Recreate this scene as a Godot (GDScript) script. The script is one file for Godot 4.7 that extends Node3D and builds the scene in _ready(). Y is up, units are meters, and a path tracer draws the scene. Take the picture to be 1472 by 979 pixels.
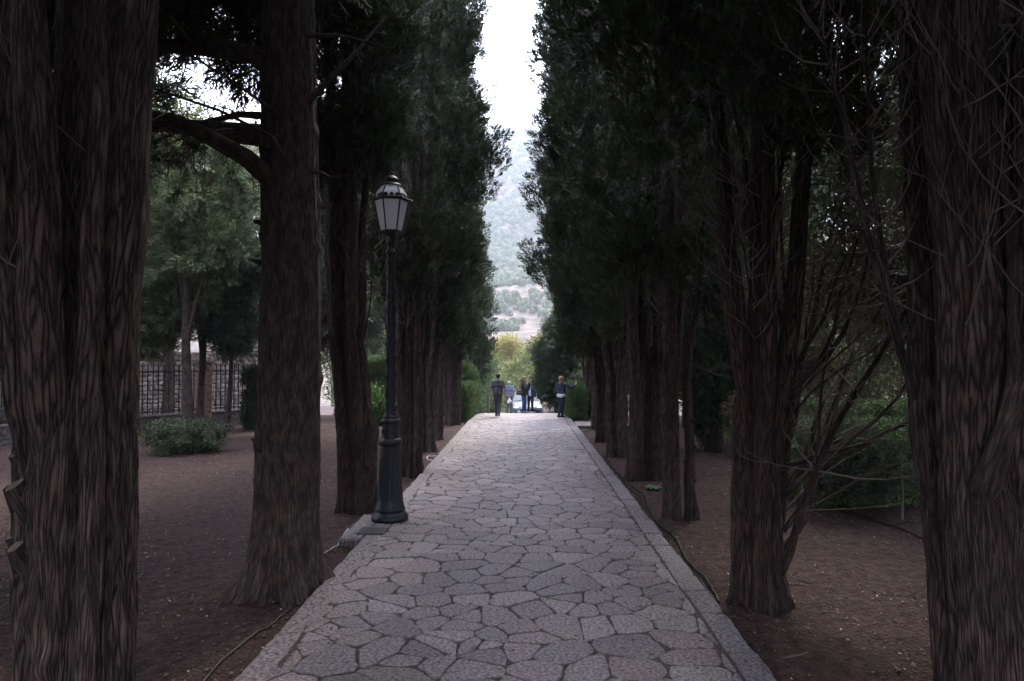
extends Node3D
# A flagstone path between two rows of old cypresses, seen from its middle.

var M := {}
var used := {}
var rng := RandomNumberGenerator.new()
var na := FastNoiseLite.new()
var nb := FastNoiseLite.new()

const PATH_L := -2.09
const PATH_R := 1.82

func _ready() -> void:
	rng.seed = 11
	na.seed = 3; na.noise_type = FastNoiseLite.TYPE_SIMPLEX_SMOOTH; na.frequency = 1.0; na.fractal_type = FastNoiseLite.FRACTAL_FBM; na.fractal_octaves = 3
	nb.seed = 8; nb.noise_type = FastNoiseLite.TYPE_SIMPLEX_SMOOTH; nb.frequency = 1.0; nb.fractal_type = FastNoiseLite.FRACTAL_NONE
	camera_and_light()
	materials()
	ground()
	path()
	kerbs()
	mountain()
	meshes()
	rows_of_cypress()
	cedar()
	garden_left()
	garden_right()
	far_end()
	street_lamp()
	small_things()
	car()
	people()

# ---------------------------------------------------------------- camera, sky, sun, exposure
func camera_and_light() -> void:
	var cam := Camera3D.new()
	cam.name = "camera"
	cam.position = Vector3(0, 2.3, 0)
	cam.rotation_degrees = Vector3(1.52, 0.974, 0)
	cam.fov = 52.17
	cam.near = 0.05
	cam.far = 4000.0
	add_child(cam)
	cam.current = true
	var sky_m := ProceduralSkyMaterial.new()
	sky_m.sky_top_color = Color(0.90, 0.91, 1.0)
	sky_m.sky_horizon_color = Color(0.95, 0.955, 1.0)
	sky_m.sky_curve = 0.2
	sky_m.ground_bottom_color = Color(0.25, 0.24, 0.22)
	sky_m.ground_horizon_color = Color(0.6, 0.62, 0.64)
	sky_m.sun_angle_max = 1.0
	var sky := Sky.new()
	sky.sky_material = sky_m
	var env := Environment.new()
	env.background_mode = Environment.BG_SKY
	env.sky = sky
	env.background_energy_multiplier = 1.0
	env.tonemap_mode = Environment.TONE_MAPPER_LINEAR
	env.tonemap_exposure = 7.6
	env.sdfgi_enabled = true
	env.ssao_enabled = true
	env.ssil_enabled = true
	env.fog_enabled = true
	env.fog_density = 0.00062
	env.fog_light_color = Color(0.90, 0.94, 0.98)
	var we := WorldEnvironment.new()
	we.name = "environment"
	we.environment = env
	add_child(we)
	var sun := DirectionalLight3D.new()
	sun.name = "sun"
	sun.rotation_degrees = Vector3(-48, 160, 0)
	sun.light_energy = 0.3
	sun.light_angular_distance = 16.0
	sun.light_color = Color(1.0, 0.97, 0.92)
	sun.shadow_enabled = true
	add_child(sun)

# ---------------------------------------------------------------- helpers
func lin(r: float, g: float, b: float) -> Color:
	return Color(r, g, b).linear_to_srgb()

func numbered(called: String) -> String:
	if not used.has(called):
		used[called] = 0
		return called
	used[called] += 1
	return "%s_%03d" % [called, used[called]]

func thing(called: String, label: String, category: String, at := Vector3.ZERO, turn := 0.0, group := "") -> Node3D:
	var o := Node3D.new()
	o.name = numbered(called)
	add_child(o)
	o.position = at
	o.rotation.y = turn
	tag(o, label, category, group)
	return o

func tag(o: Node, label: String, category := "", group := "", kind := "") -> void:
	if label: o.set_meta("label", label)
	if category: o.set_meta("category", category)
	if group: o.set_meta("group", group)
	if kind: o.set_meta("kind", kind)

func obj(called: String, mesh: Mesh, mat: Material, parent: Node = self, kind := "") -> MeshInstance3D:
	var o := MeshInstance3D.new()
	o.name = numbered(called) if parent == self else called
	o.mesh = mesh
	o.material_override = mat
	parent.add_child(o, true)
	if kind: o.set_meta("kind", kind)
	return o

func multi(called: String, mesh: Mesh, mat: Material, xs: Array, cols: Array, parent: Node = self, kind := "") -> MultiMeshInstance3D:
	var mm := MultiMesh.new()
	mm.transform_format = MultiMesh.TRANSFORM_3D
	mm.use_colors = cols.size() > 0
	mm.mesh = mesh
	mm.instance_count = xs.size()
	for i in xs.size():
		mm.set_instance_transform(i, xs[i])
		if cols.size(): mm.set_instance_color(i, cols[i])
	var o := MultiMeshInstance3D.new()
	o.name = numbered(called) if parent == self else called
	o.multimesh = mm
	o.material_override = mat
	parent.add_child(o, true)
	if kind: o.set_meta("kind", kind)
	return o

func noise_tex(freq: float, lo: Color, mid: Color, hi: Color, sd: int, octaves := 4, size := 512, kind := 0) -> NoiseTexture2D:
	var n := FastNoiseLite.new()
	n.seed = sd
	n.frequency = freq
	n.noise_type = FastNoiseLite.TYPE_SIMPLEX_SMOOTH if kind < 2 else FastNoiseLite.TYPE_CELLULAR
	n.fractal_type = FastNoiseLite.FRACTAL_RIDGED if kind == 1 else FastNoiseLite.FRACTAL_FBM
	n.fractal_octaves = octaves
	if kind == 2:
		n.cellular_return_type = FastNoiseLite.RETURN_DISTANCE
	var t := NoiseTexture2D.new()
	t.width = size; t.height = size
	t.seamless = true
	t.noise = n
	var g := Gradient.new()
	g.offsets = PackedFloat32Array([0.15, 0.5, 0.85])
	g.colors = PackedColorArray([lo, mid, hi])
	t.color_ramp = g
	return t

func grey(a: float) -> Color:
	return Color(a, a, a)

func mat(c: Color, rough := 0.8, tex: Texture2D = null, uvs := Vector3.ONE, bump: Texture2D = null, bump_cm := 0.0, tri := true) -> StandardMaterial3D:
	var m := StandardMaterial3D.new()
	m.albedo_color = c
	m.roughness = rough
	if tex: m.albedo_texture = tex
	if bump:
		m.heightmap_enabled = true
		m.heightmap_texture = bump
		m.heightmap_scale = bump_cm
	if tex or bump:
		m.uv1_scale = uvs
		if tri:
			m.uv1_triplanar = true
			m.uv1_world_triplanar = true
	return m

func materials() -> void:
	var fine := noise_tex(0.02, grey(0.45), grey(0.72), grey(1.0), 21, 5, 1024)
	var pits := noise_tex(0.035, grey(0.0), grey(0.75), grey(1.0), 22, 4, 1024)
	var fibre := noise_tex(0.012, Color(0.42, 0.38, 0.36), Color(0.74, 0.69, 0.66), Color(1.0, 0.97, 0.94), 23, 5, 1024)
	var ridge := noise_tex(0.010, grey(0.0), grey(0.5), grey(1.0), 24, 5, 1024, 1)
	var blotch := noise_tex(0.009, Color(0.55, 0.5, 0.5), Color(0.8, 0.76, 0.76), Color(1.0, 0.96, 0.94), 25, 5, 1024)
	var stone_t := noise_tex(0.022, Color(0.5, 0.46, 0.48), Color(0.8, 0.77, 0.78), Color(1.0, 0.98, 0.98), 26, 6, 1024)
	M.fine = fine
	# ground
	M.soil = mat(lin(0.076, 0.039, 0.032), 0.95, noise_tex(0.012, Color(0.5, 0.44, 0.43), Color(0.8, 0.74, 0.72), Color(1.0, 0.97, 0.95), 27, 6, 1024), Vector3(0.55, 0.55, 0.55), pits, 3.0)
	# flagstones, five tones
	M.stones = []
	for c in [[0.36, 0.325, 0.32], [0.37, 0.32, 0.315], [0.27, 0.245, 0.245], [0.33, 0.285, 0.275], [0.44, 0.40, 0.39], [0.30, 0.285, 0.29]]:
		M.stones.append(mat(lin(c[0], c[1], c[2]), 0.5, stone_t, Vector3(1.1, 1.1, 1.1), pits, 0.5))
	M.mortar = mat(lin(0.17, 0.14, 0.125), 0.92, fine, Vector3(1.6, 1.6, 1.6), pits, 1.5)
	M.concrete = mat(lin(0.38, 0.35, 0.345), 0.75, stone_t, Vector3(0.8, 0.8, 0.8), pits, 1.2)
	M.kerb = [mat(lin(0.33, 0.32, 0.325), 0.7, stone_t, Vector3(0.9, 0.9, 0.9), pits, 1.0), mat(lin(0.29, 0.275, 0.28), 0.7, stone_t, Vector3(1.0, 1.0, 1.0), pits, 1.0), mat(lin(0.38, 0.36, 0.355), 0.7, stone_t, Vector3(1.2, 1.2, 1.2), pits, 1.0)]
	# bark: the noise is drawn out along the stem
	var crack := noise_tex(0.011, Color(1.0, 0.97, 0.95), Color(0.82, 0.78, 0.76), Color(0.26, 0.22, 0.21), 24, 5, 1024, 1)
	var crack_h := noise_tex(0.011, grey(1.0), grey(0.75), grey(0.0), 24, 5, 1024, 1)
	M.bark = mat(lin(0.18, 0.14, 0.127), 0.9, crack, Vector3(4.0, 0.24, 1), crack_h, 2.2, false)
	M.bark_red = mat(lin(0.155, 0.103, 0.087), 0.9, crack, Vector3(4.0, 0.25, 1), crack_h, 2.2, false)
	M.bark_grey = mat(lin(0.2, 0.168, 0.152), 0.9, fibre, Vector3(4.6, 0.5, 1), ridge, 1.4, false)
	for m in [M.bark, M.bark_red, M.bark_grey]:
		m.detail_enabled = true
		m.detail_blend_mode = BaseMaterial3D.BLEND_MODE_MUL
		m.detail_albedo = noise_tex(0.012, Color(0.5, 0.45, 0.44), Color(0.85, 0.81, 0.8), Color(1, 1, 1), 29, 5, 1024)
		m.detail_uv_layer = BaseMaterial3D.DETAIL_UV_2
		m.uv2_triplanar = true
		m.uv2_world_triplanar = true
		m.uv2_scale = Vector3(0.8, 0.22, 0.8)
	M.cut = mat(lin(0.36, 0.28, 0.23), 0.85, fine, Vector3(6, 6, 6), pits, 0.3)
	M.twig = mat(lin(0.15, 0.115, 0.1), 0.9)
	# foliage: the greens come from vertex colours
	var leaf := mat(Color.WHITE, 0.62)
	leaf.vertex_color_use_as_albedo = true
	leaf.backlight_enabled = true
	leaf.backlight = lin(0.3, 0.34, 0.16)
	M.leaf = leaf
	# built things
	M.iron = mat(lin(0.035, 0.04, 0.048), 0.45, fine, Vector3(3, 3, 3), pits, 0.12)
	M.iron.metallic = 0.3
	M.black = mat(lin(0.012, 0.012, 0.013), 0.5)
	M.tube = mat(lin(0.015, 0.016, 0.018), 0.4)
	M.grey_tube = mat(lin(0.33, 0.34, 0.36), 0.45)
	M.plate = mat(lin(0.12, 0.11, 0.11), 0.6, fine, Vector3(3, 3, 3), pits, 0.3)
	var glass := mat(lin(0.93, 0.94, 0.95), 0.3)
	glass.backlight_enabled = true
	glass.backlight = lin(0.9, 0.9, 0.9)
	M.milk_glass = glass
	M.wall = mat(lin(0.46, 0.42, 0.40), 0.9, blotch, Vector3(0.7, 0.7, 0.7), pits, 2.0)
	M.rubble = []
	for c in [[0.58, 0.54, 0.51], [0.5, 0.46, 0.44], [0.64, 0.6, 0.57], [0.46, 0.44, 0.43]]:
		M.rubble.append(mat(lin(c[0], c[1], c[2]), 0.9, blotch, Vector3(1.3, 1.3, 1.3), pits, 1.4))
	M.ochre = mat(lin(0.34, 0.24, 0.18), 0.9, blotch, Vector3(0.6, 0.6, 0.6), pits, 0.8)
	M.low_wall = mat(lin(0.20, 0.19, 0.185), 0.9, blotch, Vector3(0.8, 0.8, 0.8), pits, 1.2)
	M.road = mat(lin(0.42, 0.41, 0.42), 0.75, fine, Vector3(0.8, 0.8, 0.8), pits, 0.6)
	M.hill = mat(lin(0.17, 0.14, 0.125), 0.95, noise_tex(0.01, Color(0.45, 0.5, 0.42), Color(0.8, 0.76, 0.72), Color(1, 0.97, 0.94), 31, 6, 1024), Vector3(0.012, 0.012, 0.012))

# ---- meshes from grids
func finish(v: PackedVector3Array, idx: PackedInt32Array, uv := PackedVector2Array(), col := PackedColorArray(), nu := 0, smooth := true) -> ArrayMesh:
	var a := []
	a.resize(Mesh.ARRAY_MAX)
	if smooth:
		var n := PackedVector3Array()
		n.resize(v.size())
		for t in range(0, idx.size(), 3):
			var p := v[idx[t]]
			var f := (v[idx[t + 2]] - p).cross(v[idx[t + 1]] - p)
			n[idx[t]] += f
			n[idx[t + 1]] += f
			n[idx[t + 2]] += f
		if nu > 0:
			for j in v.size() / nu:
				var s := n[j * nu] + n[j * nu + nu - 1]
				n[j * nu] = s
				n[j * nu + nu - 1] = s
		for i in n.size():
			n[i] = n[i].normalized() if n[i].length_squared() > 1e-20 else Vector3.UP
		a[Mesh.ARRAY_NORMAL] = n
	a[Mesh.ARRAY_VERTEX] = v
	a[Mesh.ARRAY_INDEX] = idx
	if uv.size(): a[Mesh.ARRAY_TEX_UV] = uv
	if col.size(): a[Mesh.ARRAY_COLOR] = col
	var m := ArrayMesh.new()
	m.add_surface_from_arrays(Mesh.PRIMITIVE_TRIANGLES, a)
	return m

func grid_index(nu: int, nv: int, first := 0) -> PackedInt32Array:
	var idx := PackedInt32Array()
	for j in nv - 1:
		for i in nu - 1:
			var a := first + j * nu + i
			idx.append_array([a, a + 1, a + nu, a + 1, a + nu + 1, a + nu])
	return idx

class Acc:
	var v := PackedVector3Array()
	var idx := PackedInt32Array()
	var uv := PackedVector2Array()
	var col := PackedColorArray()

# a bent, tapering tube with ends closed
func add_tube(s: Acc, pts: Array, rad: Array, seg := 6, c := Color.WHITE, rough := 0.0, cap := true) -> void:
	var first := s.v.size()
	var n := pts.size()
	var x := Vector3.RIGHT
	var along := 0.0
	for j in n:
		var p: Vector3 = pts[j]
		var d: Vector3 = (pts[mini(j + 1, n - 1)] - pts[maxi(j - 1, 0)]).normalized()
		if j == 0:
			x = d.cross(Vector3(0.31, 0.2, 0.93)).normalized()
			if x.length() < 0.1: x = d.cross(Vector3.UP).normalized()
		x = (x - d * x.dot(d)).normalized()
		var z := x.cross(d)
		if j > 0: along += p.distance_to(pts[j - 1])
		for i in seg + 1:
			var th := TAU * i / seg
			var q := x * cos(th) + z * sin(th)
			var r: float = rad[j]
			if rough > 0.0:
				r *= 1.0 + rough * (na.get_noise_3d(cos(th) * 1.3 + p.x * 3.0, sin(th) * 1.3 + p.z * 3.0, along * 1.1) + 0.6 * nb.get_noise_3d(cos(th) * 4.0 + p.x, sin(th) * 4.0 + p.z, along * 2.0))
			s.v.append(p + q * r)
			s.uv.append(Vector2(th * maxf(rad[0], 0.02), along))
			s.col.append(c)
	s.idx.append_array(grid_index(seg + 1, n, first))
	if cap:
		for e in 2:
			var at := first + (0 if e == 0 else (n - 1) * (seg + 1))
			var k := s.v.size()
			s.v.append(pts[0] if e == 0 else pts[n - 1])
			s.uv.append(Vector2.ZERO)
			s.col.append(c)
			for i in seg:
				if e == 0: s.idx.append_array([k, at + i + 1, at + i])
				else: s.idx.append_array([k, at + i, at + i + 1])

func tube(pts: Array, rad: Array, seg := 6, rough := 0.0, cap := true) -> ArrayMesh:
	var s := Acc.new()
	add_tube(s, pts, rad, seg, Color.WHITE, rough, cap)
	return finish(s.v, s.idx, s.uv)

# a turned shape: profile of (radius, height)
func lathe(prof: Array, seg := 32, sides := 0) -> ArrayMesh:
	var v := PackedVector3Array()
	var uv := PackedVector2Array()
	for p in prof:
		for i in seg + 1:
			var th := TAU * i / seg
			var r: float = p[0]
			if sides > 0:
				var k := fposmod(th, TAU / sides) - PI / sides
				r *= cos(PI / sides) / cos(k)
			v.append(Vector3(cos(th) * r, p[1], sin(th) * r))
			uv.append(Vector2(th, p[1]))
	return finish(v, grid_index(seg + 1, prof.size()), uv, PackedColorArray(), seg + 1)

# a box with chamfered edges
func box(size: Vector3, ch := 0.01, at := Vector3.ZERO) -> ArrayMesh:
	var s := Acc.new()
	add_box(s, size, ch, Transform3D(Basis(), at))
	return finish(s.v, s.idx, PackedVector2Array(), PackedColorArray(), 0, false)

func add_box(s: Acc, size: Vector3, ch: float, x: Transform3D, c := Color.WHITE) -> void:
	var h := size * 0.5
	var pts := {}
	# each corner gives three points, one on each face
	for sx in [-1, 1]:
		for sy in [-1, 1]:
			for sz in [-1, 1]:
				for ax in 3:
					var p := Vector3(sx * (h.x - (0.0 if ax == 0 else ch)), sy * (h.y - (0.0 if ax == 1 else ch)), sz * (h.z - (0.0 if ax == 2 else ch)))
					pts[[sx, sy, sz, ax]] = p
	var poly := func(ring: Array):
		var mid := Vector3.ZERO
		for p in ring: mid += p
		mid /= ring.size()
		var f: Vector3 = (ring[2] - ring[0]).cross(ring[1] - ring[0])
		if f.dot(mid) < 0.0: ring.reverse()
		var k := s.v.size()
		for p in ring:
			s.v.append(x * p)
			s.col.append(c)
			s.uv.append(Vector2.ZERO)
		for i in range(1, ring.size() - 1): s.idx.append_array([k, k + i, k + i + 1])
	for sg in [-1, 1]:
		poly.call([pts[[sg, -1, -1, 0]], pts[[sg, 1, -1, 0]], pts[[sg, 1, 1, 0]], pts[[sg, -1, 1, 0]]])
		poly.call([pts[[-1, sg, -1, 1]], pts[[1, sg, -1, 1]], pts[[1, sg, 1, 1]], pts[[-1, sg, 1, 1]]])
		poly.call([pts[[-1, -1, sg, 2]], pts[[1, -1, sg, 2]], pts[[1, 1, sg, 2]], pts[[-1, 1, sg, 2]]])
	for a in [-1, 1]:
		for b in [-1, 1]:
			poly.call([pts[[a, b, -1, 0]], pts[[a, b, 1, 0]], pts[[a, b, 1, 1]], pts[[a, b, -1, 1]]])
			poly.call([pts[[a, -1, b, 0]], pts[[a, 1, b, 0]], pts[[a, 1, b, 2]], pts[[a, -1, b, 2]]])
			poly.call([pts[[-1, a, b, 1]], pts[[1, a, b, 1]], pts[[1, a, b, 2]], pts[[-1, a, b, 2]]])
			for c2 in [-1, 1]:
				poly.call([pts[[a, b, c2, 0]], pts[[a, b, c2, 1]], pts[[a, b, c2, 2]]])

# ---------------------------------------------------------------- ground and path
func prof(z: float) -> float:
	var d := -z
	if d < 26.0: return 0.0
	if d < 36.0: return -0.0056 * (d - 26.0) * (d - 26.0)
	if d < 66.0: return -0.56 - 0.112 * (d - 36.0)
	return -3.92 - 5.0 * smoothstep(66.0, 140.0, d)

func gh(x: float, z: float) -> float:
	var h := prof(z) - 0.10
	var near := 1.0 - smoothstep(40.0, 80.0, absf(z))
	h += near * (0.035 * na.get_noise_2d(x * 0.5, z * 0.5) + 0.02 * na.get_noise_2d(x * 2.6 + 40.0, z * 2.6) + 0.012 * nb.get_noise_2d(x * 6.0, z * 6.0))
	# the earth lies a little higher round the trunks and falls away from the kerbs
	var off := maxf(PATH_L - x, x - PATH_R)
	if off < 0.25: h -= 0.05 * (1.0 - clampf(off / 0.25, 0.0, 1.0))
	if off < 0.0: h = prof(z) - 0.22
	return h

func lines(lo: float, hi: float, fine_lo: float, fine_hi: float, step: float, grow: float) -> PackedFloat32Array:
	var a := PackedFloat32Array()
	var x := fine_lo
	while x <= fine_hi:
		a.append(x)
		x += step
	var st := step
	x = a[a.size() - 1]
	while x < hi:
		st *= grow
		x += st
		a.append(minf(x, hi))
	st = step
	x = fine_lo
	var b := PackedFloat32Array()
	while x > lo:
		st *= grow
		x -= st
		b.append(maxf(x, lo))
	b.reverse()
	b.append_array(a)
	return b

func ground() -> void:
	var xs := lines(-2500, 2500, -9.0, 8.0, 0.085, 1.09)
	var zs := lines(-2500, 900, -24.0, -3.5, 0.085, 1.09)
	var v := PackedVector3Array()
	for z in zs:
		for x in xs:
			v.append(Vector3(x, gh(x, z), z))
	var g := obj("ground", finish(v, grid_index(xs.size(), zs.size())), M.soil)
	g.set_meta("kind", "structure")

func clip(poly: PackedVector2Array, p: Vector2, n: Vector2) -> PackedVector2Array:
	# keeps the side where (q - p) . n <= 0
	var out := PackedVector2Array()
	for i in poly.size():
		var a := poly[i]
		var b := poly[(i + 1) % poly.size()]
		var da := (a - p).dot(n)
		var db := (b - p).dot(n)
		if da <= 0.0: out.append(a)
		if (da < 0.0 and db > 0.0) or (da > 0.0 and db < 0.0): out.append(a + (b - a) * (da / (da - db)))
	return out

func stone_mesh(s: Acc, poly: PackedVector2Array, mid: Vector2, r: RandomNumberGenerator, base_y: float, thick: float) -> void:
	# cut the corners twice, then roughen the outline
	var ring := poly
	for k in 2:
		var nx := PackedVector2Array()
		for i in ring.size():
			var a := ring[i]
			var b := ring[(i + 1) % ring.size()]
			var f := 0.16 if k == 0 else 0.25
			nx.append(a.lerp(b, f))
			nx.append(a.lerp(b, 1.0 - f))
		ring = nx
	var dense := PackedVector2Array()
	for i in ring.size():
		var a := ring[i]
		var b := ring[(i + 1) % ring.size()]
		dense.append(a)
		if a.distance_to(b) > 0.11: dense.append(a.lerp(b, 0.5))
	ring = dense
	var sd := r.randf() * 100.0
	for i in ring.size():
		var q := ring[i] - mid
		ring[i] = mid + q * (1.0 + 0.1 * nb.get_noise_3d(ring[i].x * 11.0, ring[i].y * 11.0, sd))
	var n := ring.size()
	var tilt := Vector2(r.randf_range(-0.012, 0.012), r.randf_range(-0.012, 0.012))
	var lift := r.randf_range(-0.004, 0.005)
	var first := s.v.size()
	var spec := [[1.0, -thick], [1.0, -0.009], [0.975, -0.003], [0.93, 0.0], [0.55, 0.0015]]
	for k in spec.size():
		for i in n + 1:
			var q: Vector2 = (ring[i % n] - mid) * spec[k][0]
			var y: float = base_y + lift + q.dot(tilt) + spec[k][1]
			if k > 1: y += 0.0035 * na.get_noise_2d((mid.x + q.x) * 7.0, (mid.y + q.y) * 7.0)
			s.v.append(Vector3(mid.x + q.x, y, mid.y + q.y))
	var top := s.v.size()
	s.v.append(Vector3(mid.x, base_y + lift + 0.002, mid.y))
	var area := 0.0
	for i in n: area += ring[i].cross(ring[(i + 1) % n])
	for k in spec.size() - 1:
		for i in n:
			var a := first + k * (n + 1) + i
			var t := [a, a + 1, a + n + 1, a + 1, a + n + 2, a + n + 1]
			if area < 0.0: t = [a, a + n + 1, a + 1, a + 1, a + n + 1, a + n + 2]
			s.idx.append_array(t)
	var l := first + (spec.size() - 1) * (n + 1)
	for i in n:
		if area < 0.0: s.idx.append_array([l + i, top, l + i + 1])
		else: s.idx.append_array([l + i, l + i + 1, top])

func path() -> void:
	var r := RandomNumberGenerator.new()
	r.seed = 77
	# the mortar bed: follows the fall of the ground beyond the crest
	var v := PackedVector3Array()
	var xs := [PATH_L, PATH_L, PATH_R, PATH_R]
	var zs := PackedFloat32Array()
	var zz := 6.0
	while zz > -66.0:
		zs.append(zz)
		zz -= 0.5
	for z in zs:
		v.append(Vector3(PATH_L + 0.02, prof(z) - 0.3, z))
		for i in 25:
			var x := lerpf(PATH_L + 0.02, PATH_R - 0.02, i / 24.0)
			v.append(Vector3(x, prof(z) - 0.010 + 0.005 * na.get_noise_2d(x * 4.0, z * 4.0), z))
		v.append(Vector3(PATH_R - 0.02, prof(z) - 0.3, z))
	var idx := grid_index(27, zs.size())
	for t in range(0, idx.size(), 3):
		var k := idx[t]
		idx[t] = idx[t + 1]
		idx[t + 1] = k
	var p := obj("path", finish(v, idx), M.mortar)
	p.set_meta("kind", "structure")
	# crazy paving: cells round scattered points, some left out and some doubled so that stones differ in size
	var step := 0.30
	var stepx := 0.355
	var x0 := PATH_L + 0.22
	var x1 := PATH_R - 0.25
	var cols := int((x1 - x0) / stepx) + 3
	var rows := int(38.0 / step)
	var pts := []
	for j in rows:
		var line := []
		for i in cols:
			var ox := 0.5 * stepx if j % 2 else 0.0
			var c := Vector2(x0 - stepx + (i + 0.5) * stepx + ox + r.randf_range(-0.14, 0.14), 2.0 - j * step + r.randf_range(-0.125, 0.125))
			var pick := r.randf()
			if pick < 0.14: line.append([])
			elif pick < 0.36:
				var o := Vector2.from_angle(r.randf() * TAU) * r.randf_range(0.075, 0.11)
				line.append([c + o, c - o])
			else: line.append([c])
		pts.append(line)
	var rest: Array[Acc] = []
	for k in M.stones.size(): rest.append(Acc.new())
	var made := 0
	for j in range(1, rows - 1):
		for ci in cols * 2:
			var i := ci >> 1
			if (ci & 1) >= pts[j][i].size(): continue
			var c: Vector2 = pts[j][i][ci & 1]
			var poly := PackedVector2Array([c + Vector2(-0.7, -0.7), c + Vector2(0.7, -0.7), c + Vector2(0.7, 0.7), c + Vector2(-0.7, 0.7)])
			var gap := r.randf_range(0.001, 0.007)
			for dj in range(-3, 4):
				for di in range(-3, 4):
					if j + dj < 0 or j + dj >= rows or i + di < 0 or i + di >= cols: continue
					for o: Vector2 in pts[j + dj][i + di]:
						if o == c: continue
						var n := (o - c).normalized()
						poly = clip(poly, c + (o - c) * 0.5 - n * gap, n)
			poly = clip(poly, Vector2(x0 + 0.05 * sin(c.y * 3.1) , 0), Vector2(-1, 0))
			poly = clip(poly, Vector2(x1 - gap, 0), Vector2(1, 0))
			if poly.size() < 3: continue
			var mid := Vector2.ZERO
			var ar := 0.0
			for k in poly.size():
				mid += poly[k]
				ar += poly[k].cross(poly[(k + 1) % poly.size()])
			if absf(ar) * 0.5 < 0.008: continue
			mid /= poly.size()
			var tone: int = r.randi() % M.stones.size()
			var s := Acc.new()
			var y := prof(mid.y)
			# near the left border the joints are smeared with mortar, so stones stand less proud
			if mid.x < x0 + 0.35: y -= 0.005
			if mid.y < -4.6 and made < 300:
				stone_mesh(s, poly, mid, r, y, 0.04)
				obj("flagstone", finish(s.v, s.idx), M.stones[tone], p)
				made += 1
			else:
				stone_mesh(rest[tone], poly, mid, r, y, 0.04)
	for k in rest.size():
		obj("far_flagstones", finish(rest[k].v, rest[k].idx), M.stones[k], p, "stuff")

func kerbs() -> void:
	var r := RandomNumberGenerator.new()
	r.seed = 5
	# left: a rough cast strip; right: long edging stones
	var s := Acc.new()
	var z := 6.0
	var rows := 0
	var v := PackedVector3Array()
	while z > -60.0:
		var w := 0.022 * na.get_noise_1d(z * 1.7) + 0.012 * na.get_noise_1d(z * 7.0)
		var y := prof(z)
		var inner := PATH_L + 0.235 + 0.05 * na.get_noise_1d(z * 2.3 + 50.0)
		var top := 0.004 * na.get_noise_1d(z * 4.0 + 9.0)
		for q in [[inner + 0.03, -0.05], [inner, -0.004 + top], [PATH_L + 0.15, 0.002 + top], [PATH_L + 0.05 + w, 0.001 + top], [PATH_L + 0.014 + w, -0.008], [PATH_L + w, -0.03], [PATH_L + w - 0.01, -0.35]]:
			v.append(Vector3(q[0], y + q[1], z))
		rows += 1
		z -= 0.07
	var k := obj("kerb", finish(v, grid_index(7, rows)), M.concrete)
	k.set_meta("kind", "structure")
	var e := thing("kerb", "", "")
	e.set_meta("kind", "structure")
	z = 4.0
	var n := 0
	while z > -45.0:
		var l := r.randf_range(0.45, 1.0)
		var a := Acc.new()
		var poly := PackedVector2Array([Vector2(PATH_R - 0.225 + r.randf_range(-0.015, 0.01), z - 0.008), Vector2(PATH_R + r.randf_range(-0.012, 0.014), z - 0.008), Vector2(PATH_R + r.randf_range(-0.012, 0.014), z - l + 0.008), Vector2(PATH_R - 0.225 + r.randf_range(-0.015, 0.01), z - l + 0.008)])
		var mid := Vector2(PATH_R - 0.11, z - l * 0.5)
		var dense := PackedVector2Array()
		for i in 4:
			var p0 := poly[i]
			var p1 := poly[(i + 1) % 4]
			var cnt := maxi(1, int(p0.distance_to(p1) / 0.09))
			for t in cnt: dense.append(p0.lerp(p1, float(t) / cnt) + Vector2(r.randf_range(-0.006, 0.006), r.randf_range(-0.005, 0.005)))
		stone_mesh(a, dense, mid, r, -0.002, 0.34)
		for i in a.v.size(): a.v[i].y += prof(a.v[i].z)
		obj("kerb_stone", finish(a.v, a.idx), M.kerb[r.randi() % 3], e)
		z -= l
		n += 1

# ---------------------------------------------------------------- the mountain beyond the valley
func mh(x: float, z: float) -> float:
	var d := -z
	var h := -9.0
	h += 21.0 * smoothstep(170.0, 250.0, d)
	h += 27.0 * smoothstep(245.0, 345.0, d)
	h += 318.0 * smoothstep(330.0, 1150.0, d) * (1.0 + 0.12 * na.get_noise_1d(x * 0.003))
	h += (14.0 * na.get_noise_2d(x * 0.008, z * 0.008) + 4.0 * na.get_noise_2d(x * 0.03, z * 0.03)) * smoothstep(260.0, 520.0, d)
	return h

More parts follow.
